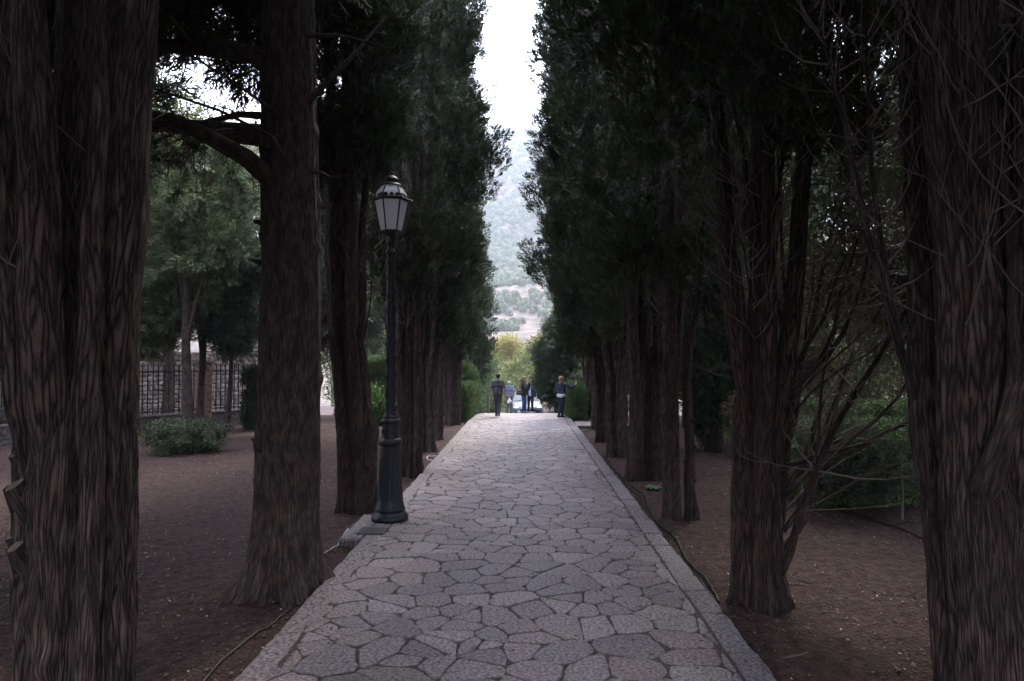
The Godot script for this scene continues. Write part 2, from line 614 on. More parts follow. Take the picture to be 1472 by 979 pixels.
func mountain() -> void:
	var xs := lines(-700, 700, -160.0, 160.0, 8.0, 1.06)
	var zs := PackedFloat32Array()
	var z := -1150.0
	while z < -165.0:
		zs.append(z)
		z += 8.0
	var v := PackedVector3Array()
	for zz in zs:
		for x in xs: v.append(Vector3(x, mh(x, zz), zz))
	var g := obj("mountain", finish(v, grid_index(xs.size(), zs.size())), M.hill)
	g.set_meta("kind", "structure")
	# the wood that covers it: far crowns made of facets
	var r := RandomNumberGenerator.new()
	r.seed = 41
	var s := Acc.new()
	for k in 150:
		var d := Vector3(r.randf_range(-1, 1), r.randf_range(-0.6, 1), r.randf_range(-1, 1)).normalized()
		var p := d * r.randf_range(0.65, 1.0)
		p.y = p.y * 0.9 + 0.55
		var t := d.cross(Vector3(r.randf_range(-1, 1), r.randf_range(-1, 1), r.randf_range(-1, 1))).normalized() * r.randf_range(0.12, 0.26)
		var b := d.cross(t).normalized() * r.randf_range(0.10, 0.2)
		var i := s.v.size()
		s.v.append_array([p - t, p + b, p + t, p - b])
		s.idx.append_array([i, i + 1, i + 2, i, i + 2, i + 3])
		var g1 := r.randf_range(0.75, 1.2)
		for q in 4: s.col.append(Color(g1, g1, g1))
	var m := finish(s.v, s.idx, PackedVector2Array(), s.col, 0, false)
	var tr := []
	var cl := []
	for k in 7500:
		var d := 250.0 + 800.0 * pow(r.randf(), 1.15)
		var x := r.randf_range(-0.17, 0.17) * d
		var bare := na.get_noise_2d(x * 0.02 + 7.0, d * 0.02)
		if d < 355.0 and (bare < -0.1 or r.randf() < 0.35): continue
		if d > 820.0 and d < 930.0 and bare > 0.1 and r.randf() < 0.85: continue
		var w := r.randf_range(1.8, 3.6) if d > 355.0 else r.randf_range(1.2, 2.6)
		tr.append(Transform3D(Basis(Vector3.UP, r.randf() * TAU).scaled(Vector3(w, w * r.randf_range(1.0, 1.5), w)), Vector3(x, mh(x, -d) - 0.3, -d)))
		var c := Color(0.05, 0.08, 0.03).lerp(Color(0.10, 0.12, 0.045), r.randf())
		cl.append(c)
	var f := multi("forest", m, M.leaf, tr, cl, self, "stuff")
	tag(f, "hazy pine forest covering the mountain across the valley", "forest")

# ---------------------------------------------------------------- foliage building blocks
func add_leaf(s: Acc, p: Vector3, along: Vector3, side: Vector3, c: Color) -> void:
	var i := s.v.size()
	s.v.append_array([p, p + along * 0.45 + side, p + along, p + along * 0.45 - side])
	s.idx.append_array([i, i + 1, i + 2, i, i + 2, i + 3])
	for q in 4: s.col.append(c)

func rand_dir(r: RandomNumberGenerator) -> Vector3:
	var v := Vector3(r.randfn(), r.randfn(), r.randfn())
	return v.normalized() if v.length() > 0.01 else Vector3.UP

# one feathery spray of cypress scale-leaves
func add_spray(s: Acc, r: RandomNumberGenerator, at: Vector3, dir: Vector3, flat: Vector3, l: float, c: Color) -> void:
	var side := dir.cross(flat).normalized()
	var nrm := side.cross(dir).normalized()
	var n := 6
	for k in n:
		var t := (k + 0.6) / n
		var p := at + dir * l * t + nrm * (0.06 * l * t * t)
		for sg in [-1.0, 1.0]:
			var bl: float = l * (0.5 * (1.0 - t) + 0.14) * r.randf_range(0.7, 1.2)
			var bd: Vector3 = (dir * 0.75 + side * sg * 0.7 + rand_dir(r) * 0.28).normalized()
			var w: float = 0.006 + 0.04 * bl
			add_leaf(s, p, bd * bl, (bd.cross(nrm) * 0.8 + nrm * r.randf_range(-0.6, 0.6)).normalized() * w, c)
			var b2: Vector3 = (bd + dir * 0.8 + rand_dir(r) * 0.3).normalized()
			add_leaf(s, p + bd * bl * 0.4, b2 * bl * 0.6, (b2.cross(nrm) + nrm * r.randf_range(-0.7, 0.7)).normalized() * w * 0.8, c)
	add_leaf(s, at + dir * l * 0.8, dir * l * 0.35, side * 0.012, c)

func bough(sd: int, n: int, rx: float, ry: float, l: float, upward: float, browns: float) -> ArrayMesh:
	var r := RandomNumberGenerator.new()
	r.seed = sd
	var s := Acc.new()
	for k in n:
		var p := rand_dir(r) * pow(r.randf(), 0.5)
		p = Vector3(p.x * rx, p.y * ry, p.z * rx)
		var out := Vector3(p.x, 0, p.z).normalized() if Vector2(p.x, p.z).length() > 0.01 else Vector3.RIGHT
		var d := (Vector3.UP * upward + out * 0.55 + rand_dir(r) * 0.5).normalized()
		var g := r.randf_range(0.75, 1.25)
		var c := Color(g, g * r.randf_range(0.95, 1.08), g * r.randf_range(0.8, 1.0))
		if r.randf() < browns: c = Color(1.9, 1.0, 0.75) * g
		add_spray(s, r, p, d, rand_dir(r), l * r.randf_range(0.7, 1.25), c)
	return finish(s.v, s.idx, PackedVector2Array(), s.col, 0, false)

func leaf_clump(sd: int, n: int, rad: float, ll: float, lw: float) -> ArrayMesh:
	var r := RandomNumberGenerator.new()
	r.seed = sd
	var s := Acc.new()
	for k in n:
		var p := rand_dir(r) * rad * pow(r.randf(), 0.4)
		var d := (p.normalized() + rand_dir(r) * 0.8 + Vector3.DOWN * 0.15).normalized()
		var sd2 := d.cross(rand_dir(r)).normalized()
		var g := r.randf_range(0.7, 1.3)
		add_leaf(s, p, d * ll * r.randf_range(0.7, 1.3), sd2 * lw * r.randf_range(0.8, 1.2), Color(g * r.randf_range(0.9, 1.15), g, g * r.randf_range(0.7, 1.0)))
	return finish(s.v, s.idx, PackedVector2Array(), s.col, 0, false)

func needle_twig(sd: int, n: int, l: float, nl: float) -> ArrayMesh:
	var r := RandomNumberGenerator.new()
	r.seed = sd
	var s := Acc.new()
	for k in n:
		var t := r.randf()
		var p := Vector3(0, l * t, 0) + Vector3(0.05 * sin(t * 5.0), 0, 0.04 * cos(t * 4.0)) * l
		if k % 3 == 0: p += Vector3(r.randf_range(-0.3, 0.3), 0, r.randf_range(-0.3, 0.3)) * l * (1.0 - t)
		var d := (rand_dir(r) + Vector3.UP * 0.6).normalized()
		var g := r.randf_range(0.75, 1.25)
		add_leaf(s, p, d * nl * r.randf_range(0.7, 1.2), d.cross(rand_dir(r)).normalized() * 0.004, Color(g, g, g * 0.9))
	return finish(s.v, s.idx, PackedVector2Array(), s.col, 0, false)

func meshes() -> void:
	M.bough = []
	for k in 4: M.bough.append(bough(100 + k, 105, 0.32, 0.56, 0.19, 0.95, 0.11))
	M.tuft = bough(120, 22, 0.16, 0.2, 0.16, 0.7, 0.0)
	M.soft = bough(121, 26, 0.3, 0.3, 0.3, 0.35, 0.03)
	M.big_soft = bough(122, 90, 0.6, 0.55, 0.38, 0.35, 0.03)
	M.big_clump = leaf_clump(133, 420, 0.62, 0.10, 0.03)
	M.clump = [leaf_clump(130, 80, 0.3, 0.085, 0.024), leaf_clump(131, 80, 0.3, 0.085, 0.024)]
	M.small_clump = leaf_clump(132, 90, 0.17, 0.05, 0.016)
	M.needles = needle_twig(140, 130, 0.42, 0.10)

func jitter(c: Color, r: RandomNumberGenerator, amount: float) -> Color:
	var g := 1.0 + r.randf_range(-amount, amount)
	return Color(c.r * g * r.randf_range(0.93, 1.08), c.g * g, c.b * g * r.randf_range(0.9, 1.1))

# ---------------------------------------------------------------- trunks
# several stems grown together: the outline at each height is the union of their circles, cut by bark fissures
func trunk_mesh(stems: Array, height: float, lean: Vector2, seg: int, step: float, sd: float, ridge: float, flare: float, bumps := []) -> ArrayMesh:
	var v := PackedVector3Array()
	var uv := PackedVector2Array()
	var rows := int(height / step) + 1
	var girth: float = 0.0
	for s in stems: girth = maxf(girth, s.r + s.o.length())
	for j in rows:
		var h := j * step - 0.25
		var hh := maxf(h, 0.0)
		var c := Vector3(lean.x * hh + 0.05 * sin(hh * 0.7 + sd), h, lean.y * hh + 0.05 * sin(hh * 0.9 + sd * 2.0))
		for i in seg + 1:
			var th := TAU * (i % seg) / seg
			var d := Vector2(cos(th), sin(th))
			var r := 0.02
			for s in stems:
				var o: Vector2 = s.o * (1.0 + s.g * hh)
				var rr: float = s.r * (1.0 - s.t * hh)
				var w := o.cross(d)
				if absf(w) < rr: r = maxf(r, o.dot(d) + sqrt(rr * rr - w * w))
			# buttresses at the foot
			var lobes := 0.5 + 0.5 * nb.get_noise_3d(d.x * 1.6 + sd, d.y * 1.6, 0.3) + 0.35 * nb.get_noise_3d(d.x * 3.4 + sd, d.y * 3.4, 3.3)
			r += flare * exp(-hh / 0.22) * maxf(lobes, 0.0) * 1.5
			# flutes, then fissures
			var fl := na.get_noise_3d(d.x * 2.2 + sd * 3.0, d.y * 2.2, h * 0.42)
			var fi := absf(nb.get_noise_3d(d.x * 7.5 + sd, d.y * 7.5 + 0.6 * sin(h), h * 0.75))
			var fj := absf(nb.get_noise_3d(d.x * 15.0 + sd, d.y * 15.0, h * 1.6 + 4.0))
			r *= 1.0 - 0.4 * smoothstep(height - 1.3, height - 0.3, h)
			r += ridge * (0.9 * fl + 0.75 * minf(fi * 2.6, 0.6) + 0.35 * minf(fj * 2.8, 0.7) - 0.5)
			for b in bumps:
				var dt: float = absf(wrapf(th - b[0], -PI, PI)) / b[2]
				var dh: float = (h - b[1]) / (b[2] * 0.45)
				r += b[3] * exp(-dt * dt - dh * dh)
			v.append(c + Vector3(d.x * r, 0, d.y * r))
			uv.append(Vector2(TAU * i / seg * girth, h))
	return finish(v, grid_index(seg + 1, rows), uv, PackedColorArray(), seg + 1)

func add_twig(s: Acc, r: RandomNumberGenerator, at: Vector3, dir: Vector3, l: float, rad: float, up: float, depth := 1) -> void:
	var pts := [at]
	var rs := [rad]
	var d := dir
	var n := 5
	for k in n:
		d = (d + Vector3.UP * up + rand_dir(r) * 0.22).normalized()
		pts.append(pts[-1] + d * l / n)
		rs.append(rad * (1.0 - 0.85 * (k + 1) / n))
		if depth > 0 and k > 0 and r.randf() < 0.55:
			add_twig(s, r, pts[-1], (d + rand_dir(r) * 0.8).normalized(), l * r.randf_range(0.3, 0.6), rad * 0.55, up, depth - 1)
	add_tube(s, pts, rs, 4, Color.WHITE, 0.0, false)

# a columnar cypress; q holds its measures
func cypress(q: Dictionary) -> Node3D:
	var r := RandomNumberGenerator.new()
	r.seed = q.seed
	var pos := Vector3(q.x, gh(q.x, q.z), q.z)
	var t := thing("cypress_tree", q.label, "tree", pos, 0.0, "cypresses lining the path")
	var R: float = q.r
	var lean: Vector2 = q.get("lean", Vector2.ZERO)
	var stems: Array = q.get("stems", [])
	if stems.is_empty():
		stems.append({"o": Vector2.ZERO, "r": R * 0.66, "g": 0.0, "t": 0.05})
		var n: int = q.get("n", 4)
		var a0 := r.randf() * TAU
		for k in n:
			var a := a0 + TAU * k / n + r.randf_range(-0.35, 0.35)
			stems.append({"o": Vector2(cos(a), sin(a)) * R * r.randf_range(0.62, 0.86), "r": R * r.randf_range(0.3, 0.5), "g": r.randf_range(0.0, 0.07), "t": r.randf_range(0.03, 0.08)})
	var split: float = q.get("split", 2.6)
	var bark: Material = q.get("bark", M.bark)
	obj("trunk", trunk_mesh(stems, split + 0.5, lean, q.get("seg", 56), q.get("step", 0.09), r.randf() * 20.0, q.get("ridge", 0.05), q.get("flare", 0.09), q.get("bumps", [])), bark, t)
	var cr: Array = q.crown   # bottom, top, radius, shift x, shift z
	var lines_ := []
	var seg: int = q.get("lseg", 12)
	for s in stems:
		var h0 := split - 0.9
		var o: Vector2 = s.o * (1.0 + s.g * h0)
		var p := Vector3(lean.x * h0 + o.x, h0, lean.y * h0 + o.y)
		var out := Vector3(o.x, 0, o.y).normalized() * r.randf_range(0.01, 0.075) + Vector3(cr[3], 0, cr[4]) * 0.02
		var pts := [p]
		var full: float = s.r * (1.0 - s.t * h0)
		var rs := [full * 0.5]
		var top: float = minf(cr[1] * r.randf_range(0.5, 0.85), 11.0)
		var n := int((top - h0) / 0.55)
		var w := r.randf() * 10.0
		for k in n:
			var f := float(k + 1) / n
			p += Vector3(out.x * (1.0 - f) + 0.07 * na.get_noise_1d(w + k * 0.5), 0.55, out.z * (1.0 - f) + 0.07 * na.get_noise_1d(w + 30.0 + k * 0.5))
			pts.append(p)
			rs.append(full * (0.82 if k == 0 else 1.0 - 0.88 * f) + 0.012)
		obj("limb", tube(pts, rs, seg, 0.22), bark, t)
		lines_.append([pts, rs])
	# thinner upright branches leaving the limbs
	for k in q.get("branches", 6):
		var l: Array = lines_[r.randi() % lines_.size()]
		var j := r.randi_range(0, maxi(1, l[0].size() / 2))
		var p: Vector3 = l[0][j]
		var a := r.randf() * TAU
		var d := Vector3(cos(a) * 0.35, 1.0, sin(a) * 0.35)
		var pts := [p]
		var rs := [r.randf_range(0.014, 0.034)]
		for i in 7:
			d = (d + Vector3(0, 0.35, 0) + rand_dir(r) * 0.12).normalized()
			p += d * r.randf_range(0.3, 0.5)
			pts.append(p)
			rs.append(rs[0] * (1.0 - 0.12 * (i + 1)))
		obj("branch", tube(pts, rs, 6, 0.15), bark, t)
		lines_.append([pts, rs])
	# dead twigs inside the crown
	var tw := Acc.new()
	for k in q.get("twigs", 120):
		var l: Array = lines_[r.randi() % lines_.size()]
		var j := r.randi_range(mini(2, l[0].size() - 2), l[0].size() - 2)
		var p: Vector3 = l[0][j].lerp(l[0][j + 1], r.randf())
		var a := r.randf() * TAU
		add_twig(tw, r, p, Vector3(cos(a), r.randf_range(0.2, 0.9), sin(a)).normalized(), r.randf_range(0.4, 1.3), r.randf_range(0.003, 0.009), 0.24)
	if tw.v.size(): obj("twigs", finish(tw.v, tw.idx), M.twig, t, "stuff")
	crown(t, r, cr, int(q.get("clumps", 420) * 0.3), q.get("green", Color(0.042, 0.062, 0.036)), q.get("size", 1.0), q.get("hollow", 0.55))
	return t

func crown(t: Node3D, r: RandomNumberGenerator, cr: Array, n: int, green: Color, size: float, hollow: float) -> void:
	var lists := [[], []]
	var tints := [[], []]
	var sd := r.randf() * 50.0
	for k in n:
		var f := r.randf()
		var h: float = lerpf(cr[0], cr[1], f)
		var pr := minf(1.0, 0.42 + f * 3.0) * pow(maxf(1.0 - f, 0.0), 0.32)
		var a := r.randf() * TAU
		var lump := 1.0 + 0.5 * na.get_noise_3d(cos(a) * 1.4 + sd, h * 0.55, sin(a) * 1.4) 
		var u := lerpf(hollow, 1.0, sqrt(r.randf()))
		if r.randf() < 0.12: u *= r.randf_range(0.3, 1.0)
		var rad: float = cr[2] * pr * lump * u
		var p := Vector3(cos(a) * rad + cr[3], h, sin(a) * rad + cr[4])
		if nb.get_noise_3d(p.x * 1.1 + sd, p.y * 0.8, p.z * 1.1) < -0.42: continue
		var out := Vector3(cos(a), 0, sin(a))
		var b := Basis(Vector3.UP, r.randf() * TAU)
		var tilt := r.randf_range(0.0, 0.5)
		b = Basis(Vector3.UP.cross(out).normalized(), tilt) * b
		var sc := r.randf_range(0.75, 1.3) * size
		b = b.scaled(Vector3(sc, sc * r.randf_range(0.85, 1.2), sc))
		var w := r.randi() % 2
		lists[w].append(Transform3D(b, p))
		tints[w].append(jitter(green, r, 0.22))
	for w in 2:
		multi("crown", M.bough[(w + 2 * (int(sd) % 2))], M.leaf, lists[w], tints[w], t, "stuff")

func rows_of_cypress() -> void:
	# left row, from the trunk beside the camera to the end of the path
	var t := cypress({"x": -2.70, "z": -4.2, "r": 0.3, "split": 2.5, "seg": 160, "step": 0.03, "ridge": 0.045, "flare": 0.05, "seed": 201, "bark": M.bark, "lseg": 28,
		"stems": [{"o": Vector2(0.02, 0.0), "r": 0.17, "g": 0.0, "t": 0.06}, {"o": Vector2(0.15, -0.02), "r": 0.145, "g": 0.03, "t": 0.03}, {"o": Vector2(-0.17, 0.03), "r": 0.125, "g": 0.3, "t": 0.05}, {"o": Vector2(-0.08, -0.19), "r": 0.15, "g": 0.16, "t": 0.05}, {"o": Vector2(-0.12, -0.1), "r": 0.14, "g": 0.05, "t": 0.03}, {"o": Vector2(-0.03, 0.21), "r": 0.115, "g": -0.03, "t": 0.02}, {"o": Vector2(0.15, 0.17), "r": 0.075, "g": 0.02, "t": 0.1}, {"o": Vector2(-0.18, 0.16), "r": 0.06, "g": 0.02, "t": 0.15}],
		"crown": [5.7, 13.0, 2.7, 0.2, 0.0], "clumps": 760, "branches": 3, "twigs": 60, "bumps": [[1.2, 1.35, 0.16, 0.06], [1.9, 0.95, 0.2, 0.05], [0.9, 2.1, 0.2, 0.05], [1.5, 0.7, 0.14, 0.05], [1.1, 0.55, 0.16, 0.06], [2.2, 1.6, 0.2, 0.05]],
		"label": "massive fluted cypress with sawn branch stubs low on its trunk"})
	for b in [[-0.27, 1.80, 0.10, 0.13, 0.042], [-0.22, 1.62, 0.18, 0.16, 0.058], [-0.27, 1.33, 0.12, 0.13, 0.04], [-0.19, 1.28, 0.2, 0.15, 0.052]]:
		var p := Vector3(b[0] + 0.1, b[1] - 0.16, b[2] - 0.06)
		var e := Vector3(b[0] - 0.005, b[1] + b[3] * 0.3, b[2] + 0.06)
		var st := obj("branch_stub", tube([p, p.lerp(e, 0.5) + Vector3(-0.01, -0.01, 0.01), e], [b[4] * 2.3, b[4] * 1.45, b[4]], 14, 0.35, false), M.bark, t)
		var ax := (e - p).normalized()
		var x := ax.cross(Vector3.UP).normalized()
		var fan := Acc.new()
		fan.v.append(e + ax * 0.002)
		for i in 15:
			var th := TAU * i / 14
			fan.v.append(e + (x * cos(th) + x.cross(ax) * sin(th)) * b[4] * 1.02 + ax * 0.001)
		for i in 14: fan.idx.append_array([0, i + 1, i + 2])
		obj("sawn_end", finish(fan.v, fan.idx), M.cut, st)
	t = cypress({"x": -2.66, "z": -11.1, "r": 0.29, "n": 4, "split": 3.4, "lean": Vector2(-0.085, 0.0), "seg": 80, "step": 0.06, "ridge": 0.06, "flare": 0.1, "seed": 203, "bark": M.bark_red, "lseg": 20,
		"crown": [5.4, 13.5, 1.15, -0.35, -0.2], "clumps": 620, "twigs": 220, "branches": 8, "label": "leaning cypress with a broken side stem, behind the iron lamp post"})
	# its broken side stem, weathered to a splintered end
	obj("broken_stem", tube([Vector3(0.12, -0.1, 0.14), Vector3(0.19, 0.45, 0.17), Vector3(0.24, 0.95, 0.18), Vector3(0.29, 1.3, 0.16), Vector3(0.31, 1.42, 0.15)], [0.17, 0.15, 0.125, 0.1, 0.02], 20, 0.4, true), M.bark_grey, t)
	cypress({"x": -2.36, "z": -14.3, "r": 0.26, "n": 3, "split": 3.0, "seg": 64, "seed": 204, "bark": M.bark_red, "crown": [3.9, 14.0, 1.6, 0.1, -0.3], "clumps": 560, "twigs": 160, "label": "dark cypress standing just past the lamp post"})
	cypress({"x": -2.60, "z": -18.2, "r": 0.24, "n": 3, "split": 2.7, "seg": 48, "seed": 205, "crown": [3.2, 14.0, 1.35, 0.05, 0.0], "clumps": 560, "label": "grey barked cypress with a split stem, behind the dark cypress past the lamp"})
	cypress({"x": -2.66, "z": -20.8, "r": 0.27, "n": 3, "split": 2.6, "seg": 48, "seed": 206, "bark": M.bark_red, "crown": [3.0, 14.0, 1.2, 0.05, 0.0], "clumps": 560, "label": "cypress leaning against the grey split cypress beside the lamp side kerb"})
	cypress({"x": -2.62, "z": -25.3, "r": 0.27, "n": 4, "split": 1.6, "seg": 40, "seed": 207, "crown": [2.5, 13.0, 1.05, 0.0, 0.0], "clumps": 560, "size": 1.1, "label": "pale many stemmed cypress next to the low clipped hedge block"})
	cypress({"x": -2.9, "z": -33.5, "r": 0.22, "n": 3, "split": 1.4, "seg": 32, "seed": 208, "crown": [1.5, 8.5, 1.3, 0.0, 0.0], "clumps": 560, "size": 1.15, "twigs": 40, "label": "last cypress on the lamp side, lighter green down to its foot"})
	# right row
	var r1 := cypress({"x": 2.74, "z": -4.3, "r": 0.26, "split": 2.3, "seg": 128, "step": 0.04, "ridge": 0.045, "flare": 0.06, "seed": 231, "bark": M.bark, "lseg": 28,
		"stems": [{"o": Vector2(-0.02, 0.03), "r": 0.2, "g": 0.0, "t": 0.04}, {"o": Vector2(-0.12, 0.05), "r": 0.115, "g": 0.14, "t": 0.04}, {"o": Vector2(0.13, 0.1), "r": 0.1, "g": 0.06, "t": 0.05}, {"o": Vector2(0.17, -0.14), "r": 0.12, "g": 0.3, "t": 0.06}, {"o": Vector2(-0.08, -0.16), "r": 0.12, "g": 0.25, "t": 0.06}],
		"crown": [5.7, 13.0, 2.8, -0.1, 0.0], "clumps": 800, "twigs": 300, "branches": 7, "bumps": [[1.4, 1.45, 0.3, 0.035], [2.0, 0.9, 0.15, 0.04], [0.9, 0.75, 0.2, 0.05]], "label": "thick cypress with a forked side branch leaving low on its trunk"})
	obj("limb", tube([Vector3(-0.03, 1.5, 0.05), Vector3(-0.06, 1.68, 0.19), Vector3(-0.05, 1.85, 0.27), Vector3(-0.01, 2.05, 0.32), Vector3(0.03, 2.25, 0.34), Vector3(0.12, 2.45, 0.32), Vector3(0.2, 2.68, 0.28), Vector3(0.24, 3.1, 0.22), Vector3(0.26, 3.9, 0.2)], [0.06, 0.085, 0.066, 0.056, 0.054, 0.05, 0.046, 0.04, 0.03], 18, 0.16), M.bark_grey, r1)
	obj("limb", tube([Vector3(0.02, 2.2, 0.33), Vector3(0.02, 2.42, 0.34), Vector3(0.03, 2.7, 0.32), Vector3(0.06, 3.0, 0.28), Vector3(0.06, 3.6, 0.22)], [0.045, 0.034, 0.03, 0.026, 0.02], 12, 0.16), M.bark_grey, r1)
	obj("limb", tube([Vector3(0.3, -0.1, 0.05), Vector3(0.31, 0.5, 0.08), Vector3(0.36, 1.1, 0.06), Vector3(0.42, 1.7, 0.0), Vector3(0.47, 2.4, -0.05), Vector3(0.5, 3.3, -0.05)], [0.11, 0.095, 0.085, 0.075, 0.065, 0.05], 18, 0.2), M.bark, r1)
	var r2 := cypress({"x": 2.36, "z": -6.95, "r": 0.195, "n": 4, "split": 2.6, "seg": 96, "step": 0.05, "ridge": 0.045, "flare": 0.08, "seed": 232, "bark": M.bark_red, "lseg": 20,
		"crown": [4.6, 14.5, 2.1, -0.05, 0.0], "clumps": 760, "twigs": 360, "branches": 9, "label": "dark cypress with a fan of bare side branches sweeping up from its foot"})
	var rr := RandomNumberGenerator.new()
	rr.seed = 90
	# five strong side stems fan out and up from the lower trunk
	for k in 5:
		var h := 0.15 + 0.28 * k
		var p := Vector3(0.1, h, 0.02 - 0.06 * k)
		var d := Vector3(0.4 - 0.05 * k, 1.0, -0.12 * k + 0.1).normalized()
		var pts := [p]
		var rs := [0.045]
		for i in 11:
			d = (d + Vector3(0, 0.05, 0) + rand_dir(rr) * 0.15).normalized()
			p += d * 0.42
			pts.append(p)
			rs.append(0.043 * (1.0 - 0.078 * (i + 1)))
		obj("limb", tube(pts, rs, 12, 0.25), M.bark_red, r2)
		var fine := Acc.new()
		for i in 40: add_twig(fine, rr, pts[rr.randi_range(2, 11)], (Vector3(0.5, 0.6, 0) + rand_dir(rr)).normalized(), rr.randf_range(0.5, 1.4), rr.randf_range(0.004, 0.009), 0.12, 2)
		obj("twigs", finish(fine.v, fine.idx), M.twig, r2, "stuff")
	for k in 16:
		var h := rr.randf_range(0.25, 2.0)
		var p := Vector3(0.14 + rr.randf_range(-0.05, 0.08), h, rr.randf_range(-0.25, 0.12))
		var d := Vector3(rr.randf_range(0.55, 1.0), rr.randf_range(0.45, 1.1), rr.randf_range(-0.6, 0.35)).normalized()
		var pts := [p]
		var b0 := rr.randf_range(0.016, 0.042)
		var rs := [b0]
		for i in 8:
			d = (d + Vector3(0, 0.1, 0) + rand_dir(rr) * 0.28).normalized()
			p += d * rr.randf_range(0.22, 0.36)
			pts.append(p)
			rs.append(b0 * (1.0 - 0.105 * (i + 1)))
		obj("branch", tube(pts, rs, 7, 0.15), M.bark, r2)
		var fine := Acc.new()
		for i in 14:
			var j := rr.randi_range(2, 8)
			add_twig(fine, rr, pts[j], (d + rand_dir(rr) * 0.9).normalized(), rr.randf_range(0.4, 1.1), rr.randf_range(0.004, 0.009), 0.1)
		obj("twigs", finish(fine.v, fine.idx), M.twig, r2, "stuff")
	var r3 := cypress({"x": 2.27, "z": -10.7, "r": 0.13, "stems": [{"o": Vector2(0.0, 0.0), "r": 0.118, "g": 0.0, "t": 0.02}, {"o": Vector2(0.03, -0.04), "r": 0.1, "g": 0.1, "t": 0.02}], "split": 2.6, "seg": 72, "step": 0.05, "ridge": 0.035, "flare": 0.03, "seed": 233, "bark": M.bark_grey,
		"crown": [3.7, 15.0, 2.1, -0.1, 0.0], "clumps": 600, "twigs": 300, "branches": 12, "label": "slim pale cypress of two smooth stems with knotted stubs"})
	# its second stem stands a hand away: pale, twisted, with sawn knots
	var tw2 := [Vector3(0.26, -0.12, 0.02), Vector3(0.25, 0.2, 0.03), Vector3(0.245, 0.6, 0.05), Vector3(0.27, 1.0, 0.03), Vector3(0.25, 1.5, 0.0), Vector3(0.22, 2.1, 0.0), Vector3(0.27, 2.6, -0.02), Vector3(0.4, 3.2, -0.05), Vector3(0.5, 4.2, -0.1)]
	obj("stem", tube(tw2, [0.11, 0.085, 0.075, 0.072, 0.068, 0.06, 0.055, 0.045, 0.025], 20, 0.3), M.bark_grey, r3)
	obj("stem", tube([Vector3(0.33, -0.12, 0.1), Vector3(0.32, 0.15, 0.09), Vector3(0.3, 0.38, 0.07), Vector3(0.3, 0.46, 0.06)], [0.06, 0.045, 0.035, 0.012], 12, 0.3), M.bark_grey, r3)
	for k in [[0.3, 0.55, 0.06], [0.2, 0.85, 0.07], [0.31, 1.05, 0.06], [0.29, 1.45, 0.05], [0.02, 0.6, 0.1], [0.03, 1.2, 0.1], [-0.04, 1.7, 0.1]]:
		obj("branch_stub", tube([Vector3(k[0] - 0.02, k[1], k[2] - 0.04), Vector3(k[0] + 0.01, k[1] + 0.02, k[2] + 0.02), Vector3(k[0] + 0.03, k[1] + 0.05, k[2] + 0.05)], [0.035, 0.03, 0.02], 9, 0.25), M.bark_grey, r3)
	cypress({"x": 2.42, "z": -14.0, "r": 0.31, "n": 5, "split": 2.4, "seg": 64, "seed": 234, "bark": M.bark_red, "crown": [3.3, 15.5, 2.1, -0.2, 0.0], "clumps": 640, "twigs": 300, "branches": 12, "label": "broad cypress of many fused stems behind the green weed"})
	cypress({"x": 2.36, "z": -17.4, "r": 0.24, "n": 4, "split": 2.4, "seg": 48, "seed": 235, "crown": [3.2, 15.5, 1.8, -0.3, 0.0], "clumps": 620, "twigs": 160, "label": "cypress with bleached bare wood at its foot, opposite the split grey one"})
	cypress({"x": 2.34, "z": -20.2, "r": 0.2, "n": 3, "split": 2.3, "seg": 40, "seed": 236, "bark": M.bark_red, "crown": [3.0, 14.0, 1.6, -0.25, 0.0], "clumps": 620, "label": "thin dark cypress next to the one with bleached wood"})
	cypress({"x": 2.46, "z": -23.9, "r": 0.2, "n": 3, "split": 2.0, "seg": 40, "seed": 237, "bark": M.bark_grey, "crown": [2.9, 13.0, 1.4, -0.2, 0.0], "clumps": 620, "size": 1.1, "label": "pale trunked cypress before the hedge the woman leans on"})
	cypress({"x": 2.7, "z": -29.0, "r": 0.2, "n": 3, "split": 2.0, "seg": 32, "seed": 238, "crown": [3.0, 8.5, 1.2, 0.0, 0.0], "clumps": 620, "size": 1.15, "twigs": 40, "label": "cypress growing behind the hedge the woman leans on"})
	# behind the camera the rows go on and shade the near path
	cypress({"x": -2.7, "z": 0.2, "r": 0.3, "seg": 32, "step": 0.2, "seed": 251, "crown": [3.6, 13.0, 2.8, 0.2, 0.0], "clumps": 620, "twigs": 30, "label": "cypress of the lamp side row beyond the trunk with sawn stubs"})
	cypress({"x": 2.7, "z": 0.0, "r": 0.3, "seg": 32, "step": 0.2, "seed": 252, "crown": [3.6, 13.0, 2.8, -0.2, 0.0], "clumps": 620, "twigs": 30, "label": "cypress of the row beyond the thick forked trunk"})
	cypress({"x": -2.7, "z": 3.8, "r": 0.3, "seg": 24, "step": 0.25, "seed": 253, "crown": [3.2, 13.0, 2.8, 0.3, 0.0], "clumps": 560, "twigs": 0, "label": "second cypress of the lamp side row beyond the trunk with sawn stubs"})
	cypress({"x": 2.7, "z": 3.6, "r": 0.3, "seg": 24, "step": 0.25, "seed": 254, "crown": [3.2, 13.0, 2.8, -0.3, 0.0], "clumps": 560, "twigs": 0, "label": "second cypress of the row beyond the thick forked trunk"})

